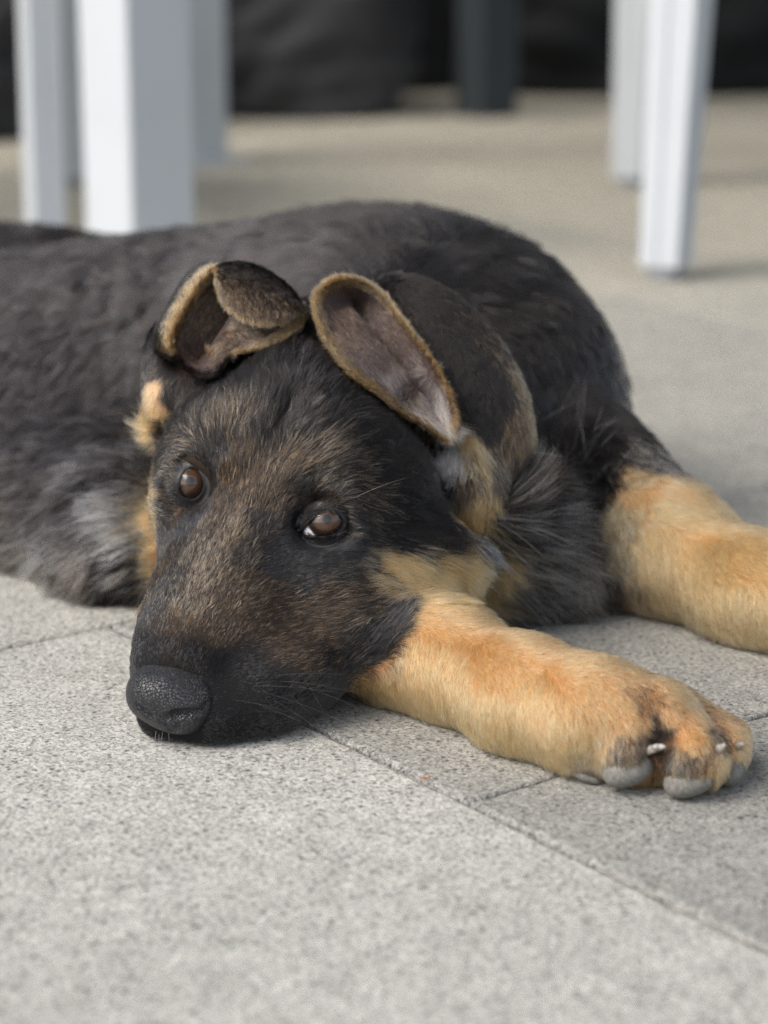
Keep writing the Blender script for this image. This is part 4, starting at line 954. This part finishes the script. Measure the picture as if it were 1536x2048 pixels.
def curves(name, parts, parent, off):
    pts = np.concatenate([a[0] for a in parts]); col = np.concatenate([a[1] for a in parts]); rad = np.concatenate([a[2] for a in parts])
    cu = bpy.data.hair_curves.new(name); m = len(pts); cu.add_curves([NP_]*m)
    cu.attributes['position'].data.foreach_set('vector', (pts-off).astype(np.float32).ravel())
    ra = cu.attributes.get('radius') or cu.attributes.new('radius', 'FLOAT', 'POINT')
    ra.data.foreach_set('value', rad.astype(np.float32).ravel())
    ca = cu.attributes.new('coat', 'FLOAT_COLOR', 'POINT')
    ca.data.foreach_set('color', np.concatenate([col, np.ones((m, NP_, 1))], -1).astype(np.float32).ravel())
    cu.materials.append(M_fur)
    o = bpy.data.objects.new(name, cu); COL.objects.link(o); o.parent = parent; o.matrix_parent_inverse = Matrix.Identity(4)
    o['kind'] = 'stuff'
    return o

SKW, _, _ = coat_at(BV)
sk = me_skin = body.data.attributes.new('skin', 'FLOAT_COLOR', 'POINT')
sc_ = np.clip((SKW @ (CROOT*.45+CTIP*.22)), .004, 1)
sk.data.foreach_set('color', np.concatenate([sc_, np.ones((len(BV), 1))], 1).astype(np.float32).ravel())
FURDENS = 1.0
BNV = vnormals(BV, BF)
fc = BV[BF].mean(1); fn_ = unit(np.cross(BV[BF[:, 2]]-BV[BF[:, 0]], BV[BF[:, 3]]-BV[BF[:, 1]]))
face = (fn_*unit(CAMP-fc)).sum(1); dep = proj(fc)
near_ = (dep[:, 2] < 1.10) | ((fc[:, 0] > .02) & (dep[:, 2] < 1.13) & (dep[:, 1] > 1000))
dens = np.where(near_, 6.0e6, 1.9e6)*np.where(face < -.2, .30, 1.0)*FURDENS
dens[fc[:, 2] < .0016] = 0
dens[toH(fc)[:, 1] < -14] *= 1
p, n, tri, w = scatter(BV, BF, dens)
n = unit((BNV[tri]*w[:, :, None]).sum(1))
keep = np.ones(len(p), bool)
for E_ in EYES: keep &= np.linalg.norm(p-(E_['C']+unit(CAMP-E_['C'])*.009), axis=1) > .0106
q = (p-NC) @ NR.T; keep &= ~((np.abs(q[:, 0]) < .0172) & (q[:, 2] > -.0125) & (q[:, 2] < .0100) & (q[:, 1] > -.004))
for C_, a_, b2, ax_, up_ in PADC:
    q = p-C_; e0 = (q @ ax_)/a_; e1 = (q @ up_)/b2
    keep &= ~((e0**2+e1**2 < 1.05) & (e1 < .42) & (np.linalg.norm(q, axis=1) < a_*1.3))
cap = np.full(len(p), 1.0)
for E_ in EARS:
    eb = BVHTree.FromPolygons([Vector(v) for v in E_['V']], [tuple(map(int, f)) for f in E_['F'][:E_['nc']*6]])
    cand = np.where(np.linalg.norm(p-E_['V'].mean(0), axis=1) < .075)[0]
    for i in cand:
        r = eb.find_nearest(Vector(p[i]), .022)
        if r[0] is None: continue
        sd_ = (Vector(p[i])-r[0]).dot(r[1])
        if sd_ < .0005:
            if r[3] < .0028: keep[i] = False
            cap[i] = min(cap[i], max(.0022, r[3]*.75))
p, n, cap = p[keep], n[keep], cap[keep]
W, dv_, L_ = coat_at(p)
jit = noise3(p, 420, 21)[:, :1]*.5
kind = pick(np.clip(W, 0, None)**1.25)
L_ = np.minimum(L_*.001, cap)
lift = np.interp(L_, [.002, .006, .012, .03], [.45, .42, .40, .55])
fz = proj(p)[:, 2]
width = np.where((fz < 1.12), np.interp(L_, [.002, .005, .012, .03], [.000085, .000095, .000105, .00012]), .00016)
lng = (L_ > .011)
sets = []
for msk, cl, cn, wob in ((~lng, .40, .06, .07), (lng, .6, .035, .22)):
    i = np.where(msk)[0]
    sets.append(grow(p[i], n[i], unit(dv_[i]), L_[i], lift[i], width[i], kind[i], cl, int(len(i)*cn), wob))
# short hair on the eyelids
for E_, (RV, LF) in zip(EYES, LID_SURF):
    V_ = RV.reshape(-1, 3); nc = RV.shape[1]
    fr = np.arange(len(LF))//nc
    dl = np.where(fr >= 2, 8.0e6, 0.0)*FURDENS; dl = np.where(fr == 2, 3.5e6, dl)
    lp, ln, tri, w = scatter(V_, LF, dl)
    vn = vnormals(V_, LF); ln = unit((vn[tri]*w[:, :, None]).sum(1))
    rowp = ((tri//nc)*w).sum(1)
    dd = lp-E_['C']; dd = dd-ln*(dd*ln).sum(1, keepdims=True)
    Wl, dl_, Ll = coat_at(lp)
    k = np.clip((rowp-2.6)/1.2, 0, 1)
    Wl = Wl*k[:, None]; Wl[:, KEYS.index('D')] += (1-k)
    sets.append(grow(lp, ln, unit(unit(dd)*(1-k*.7)[:, None]+dl_*.7*k[:, None]), .001*(1.2+k*np.minimum(Ll-1.2, 5)), np.full(len(lp), .35), np.full(len(lp), .00008), pick(Wl**1.3), .3, int(len(lp)*.06)))
fur = curves('fur', sets, body, DOG0)
# the ears
for ei, E_ in enumerate(EARS):
    V_, F_ = E_['V'], E_['F']; nc = E_['nc']; vn = vnormals(V_, F_)
    lp, ln, tri, w = scatter(V_, F_, 9.0e6*FURDENS)
    rowp = ((tri//nc)*w).sum(1); ln = unit((vn[tri]*w[:, :, None]).sum(1)); colp = (tri[:, 0] % nc)
    px = proj(lp)
    Wl = np.zeros((len(lp), NK)); K = KEYS.index
    inn = rowp < 3.9; rim_ = (rowp >= 3.9) & (rowp < 7.8); out_ = rowp >= 7.8
    Wl[inn, K('M')] = .66; Wl[inn, K('G')] = .06; Wl[inn, K('R')] = .14; Wl[inn, K('E')] = .14
    if ei == 0:
        hi = np.clip(((px[:, 0]-640)*.2 + (px[:, 1]-560)*-.1), 0, 1)
        tipz = np.clip((760-px[:, 0]-.3*(px[:, 1]-560))/120, 0, 1)
        Wl[inn, K('R')] += tipz[inn]*.7; Wl[inn, K('T')] += tipz[inn]*.6
        base_ = np.clip(((px[:, 0]-800)/90+(px[:, 1]-740)/80)/2, 0, 1); Wl[inn, K('W')] += base_[inn]**2*2.6; Wl[inn, K('G')] += base_[inn]*.7
    else:
        lw = np.clip((440-px[:, 0])/40, 0, 1); Wl[inn, K('R')] += (.35+.5*lw)[inn]; Wl[inn, K('T')] += (.45*lw)[inn]; Wl[inn, K('E')] += .4
        base_ = np.clip((px[:, 0]-400)/60, 0, 1)*np.clip((px[:, 1]-640)/40, 0, 1)*np.clip((520-px[:, 0])/50, .15, 1); Wl[inn, K('G')] += base_[inn]*.8; Wl[inn, K('E')] += .5; Wl[inn, K('R')] += .25*base_[inn]
    Wl[rim_, K('T')] = .55; Wl[rim_, K('C')] = .2; Wl[rim_, K('R')] = .22; Wl[rim_, K('E')] = .2
    Wl[out_, K('K')] = .9; Wl[out_, K('E')] = .1
    oz = np.clip((8.7-rowp)/.8, 0, 1)*out_; Wl[:, K('T')] += oz*.8
    tipd = E_['tip']-E_['base']
    dd = np.where(inn[:, None], unit(tipd)[None]*.8, unit(tipd)[None]*.7)
    ctr = V_[:nc].mean(0); rad_ = unit(lp-ctr); dd = dd+rad_*np.where(rim_, .9, np.where(inn, .04, .35))[:, None]
    LL = np.where(inn, 4.2, np.where(rim_, 4.0, 4.5))*.001
    if ei == 0: LL = LL+inn*base_*.011
    else: LL = LL+inn*base_*.006
    if ei == 1:
        low = (rim_ | out_) & (px[:, 1] > 712) & (px[:, 0] < 470); Wl[low] = 0; Wl[low, K('K')] = .7; Wl[low, K('M')] = .3
    bw_ = (inn*np.clip(base_*1.2, 0, 1))[:, None]; dd = dd*(1-bw_)+(RIGHT*.35-UPV*.8)[None]*bw_
    s1 = grow(lp, ln, unit(dd), LL, np.where(rim_, .8, .35), np.full(len(lp), .000085), pick(Wl), .4, int(len(lp)*.05), .14)
    es = [s1]
    if 'V2' in E_:
        V2, F2 = E_['V2'], E_['F2']; vn = vnormals(V2, F2)
        lp, ln, tri, w = scatter(V2, F2, 9.0e6*FURDENS)
        rowp = ((tri//40)*w).sum(1); colp = ((tri % 40)*w).sum(1)/39; ln = unit((vn[tri]*w[:, :, None]).sum(1))
        Wl = np.zeros((len(lp), NK)); ed = np.clip((rowp-7.6)/1.6, 0, 1)+np.clip((.12-colp)/.1, 0, 1)*(rowp > 3); ed = np.clip(ed, 0, 1)
        br = np.clip((rowp-4.5)/3.5, 0, 1)
        Wl[:, K('T')] = ed*.7; Wl[:, K('C')] = ed*.25; Wl[:, K('E')] = (1-ed)*(.3+.3*br); Wl[:, K('K')] = (1-ed)*(.6-.3*br); Wl[:, K('R')] = (1-ed)*br*.55
        und = rowp > 11.2; Wl[und] = 0; Wl[und, K('E')] = .6; Wl[und, K('R')] = .4
        dd = np.gradient(V2.reshape(E_['nr2'], 40, 3), axis=0).reshape(-1, 3); dd = unit((dd[tri]*w[:, :, None]).sum(1))+RIGHT*.5
        es.append(grow(lp, ln, unit(dd), np.full(len(lp), .0042), np.where(ed > .5, .7, .4), np.full(len(lp), .000085), pick(Wl), .4, int(len(lp)*.05), .14))
    curves('fur', es, E_['ob'], DOG0)

# whiskers
ws = []
wr = np.random.default_rng(5)
def whisker(u, v, du, dv, L, r=.00009, sag=.3):
    h = hit(u, v)
    if h is None: return
    p_, n_, D = h; d = unit(unit(du*RIGHT-dv*UPV)+n_*.35); pts = [p_]
    for i in range(1, NP_):
        d = unit(d+np.array([0, 0, -1.])*sag/NP_); pts.append(pts[-1]+d*L/(NP_-1))
    pts = np.array(pts); pts[:, 2] = np.maximum(pts[:, 2], .0006); ws.append(pts)
for q in ((505,1372,1,.10,.042),(530,1385,1,.35,.046),(548,1400,.9,.55,.050),(560,1362,1,.18,.040),(520,1410,1,.28,.034),(575,1385,.8,.9,.036),(545,1352,1,.02,.040),(590,1370,1,.3,.034),(470,1400,1,.2,.03),(610,1360,.5,1,.028)): whisker(*q)
nb = len(ws)
for q in ((312,1462,.0,1,.005),(325,1464,-.1,1,.007),(337,1466,.2,1,.006),(318,1468,.05,1,.006)): whisker(*q)
for q in ((560,1020,-.3,-1,.02),(700,1000,.8,-.5,.03),(618,1005,-.9,-.15,.018),(375,925,-.6,-.5,.02)): whisker(*q)
W_ = np.array(ws); kc = np.zeros((len(ws), NP_, 3)); kc[:] = (.02, .018, .018); kc[nb:nb+4] = (.5, .46, .38); kc[nb+4:] = (.35, .32, .29)
rr_ = np.full((len(ws), 1), .00010)*np.array([1, .95, .85, .7, .45, .1])[None]
wk = curves('whisker', [(W_, kc, rr_)], body, DOG0)

# long silver hairs of the ruff
ws.clear()
wr = np.random.default_rng(8)
for _ in range(150):
    u, v = wr.uniform(940, 1120), wr.uniform(1030, 1190)
    whisker(u, v, 1.0, wr.uniform(-.25, .45)+(v-1080)/250, wr.uniform(.022, .044), sag=wr.uniform(.1, .7))
for _ in range(70):
    u, v = wr.uniform(240, 300), wr.uniform(930, 1150)
    whisker(u, v, -1.0, wr.uniform(-.2, .5), wr.uniform(.016, .03), sag=wr.uniform(.1, .6))
for _ in range(26):
    u, v = wr.uniform(1030, 1220), wr.uniform(850, 1010)
    whisker(u, v, wr.uniform(-.2, 1), wr.uniform(-.9, .3), wr.uniform(.018, .03), sag=wr.uniform(0, .4))
for _ in range(40):
    u, v = wr.uniform(10, 230), wr.uniform(820, 1130)
    whisker(u, v, -1.0, wr.uniform(-.2, .6), wr.uniform(.02, .035), sag=wr.uniform(.1, .6))
W_ = np.array(ws); m_ = len(ws); tone_ = wr.uniform(.6, 1.3, m_)[:, None, None]
kc = np.zeros((m_, NP_, 3)); kc[:] = np.array([(.10, .095, .09), (.22, .21, .2), (.42, .40, .38), (.62, .60, .57), (.72, .70, .67), (.75, .73, .7)])[None]; kc = np.clip(kc*tone_, 0, .9)
rr_ = np.full((m_, 1), .00017)*np.array([1, 1, .95, .85, .6, .15])[None]
curves('guard_hair', [(W_, kc, rr_)], body, DOG0)
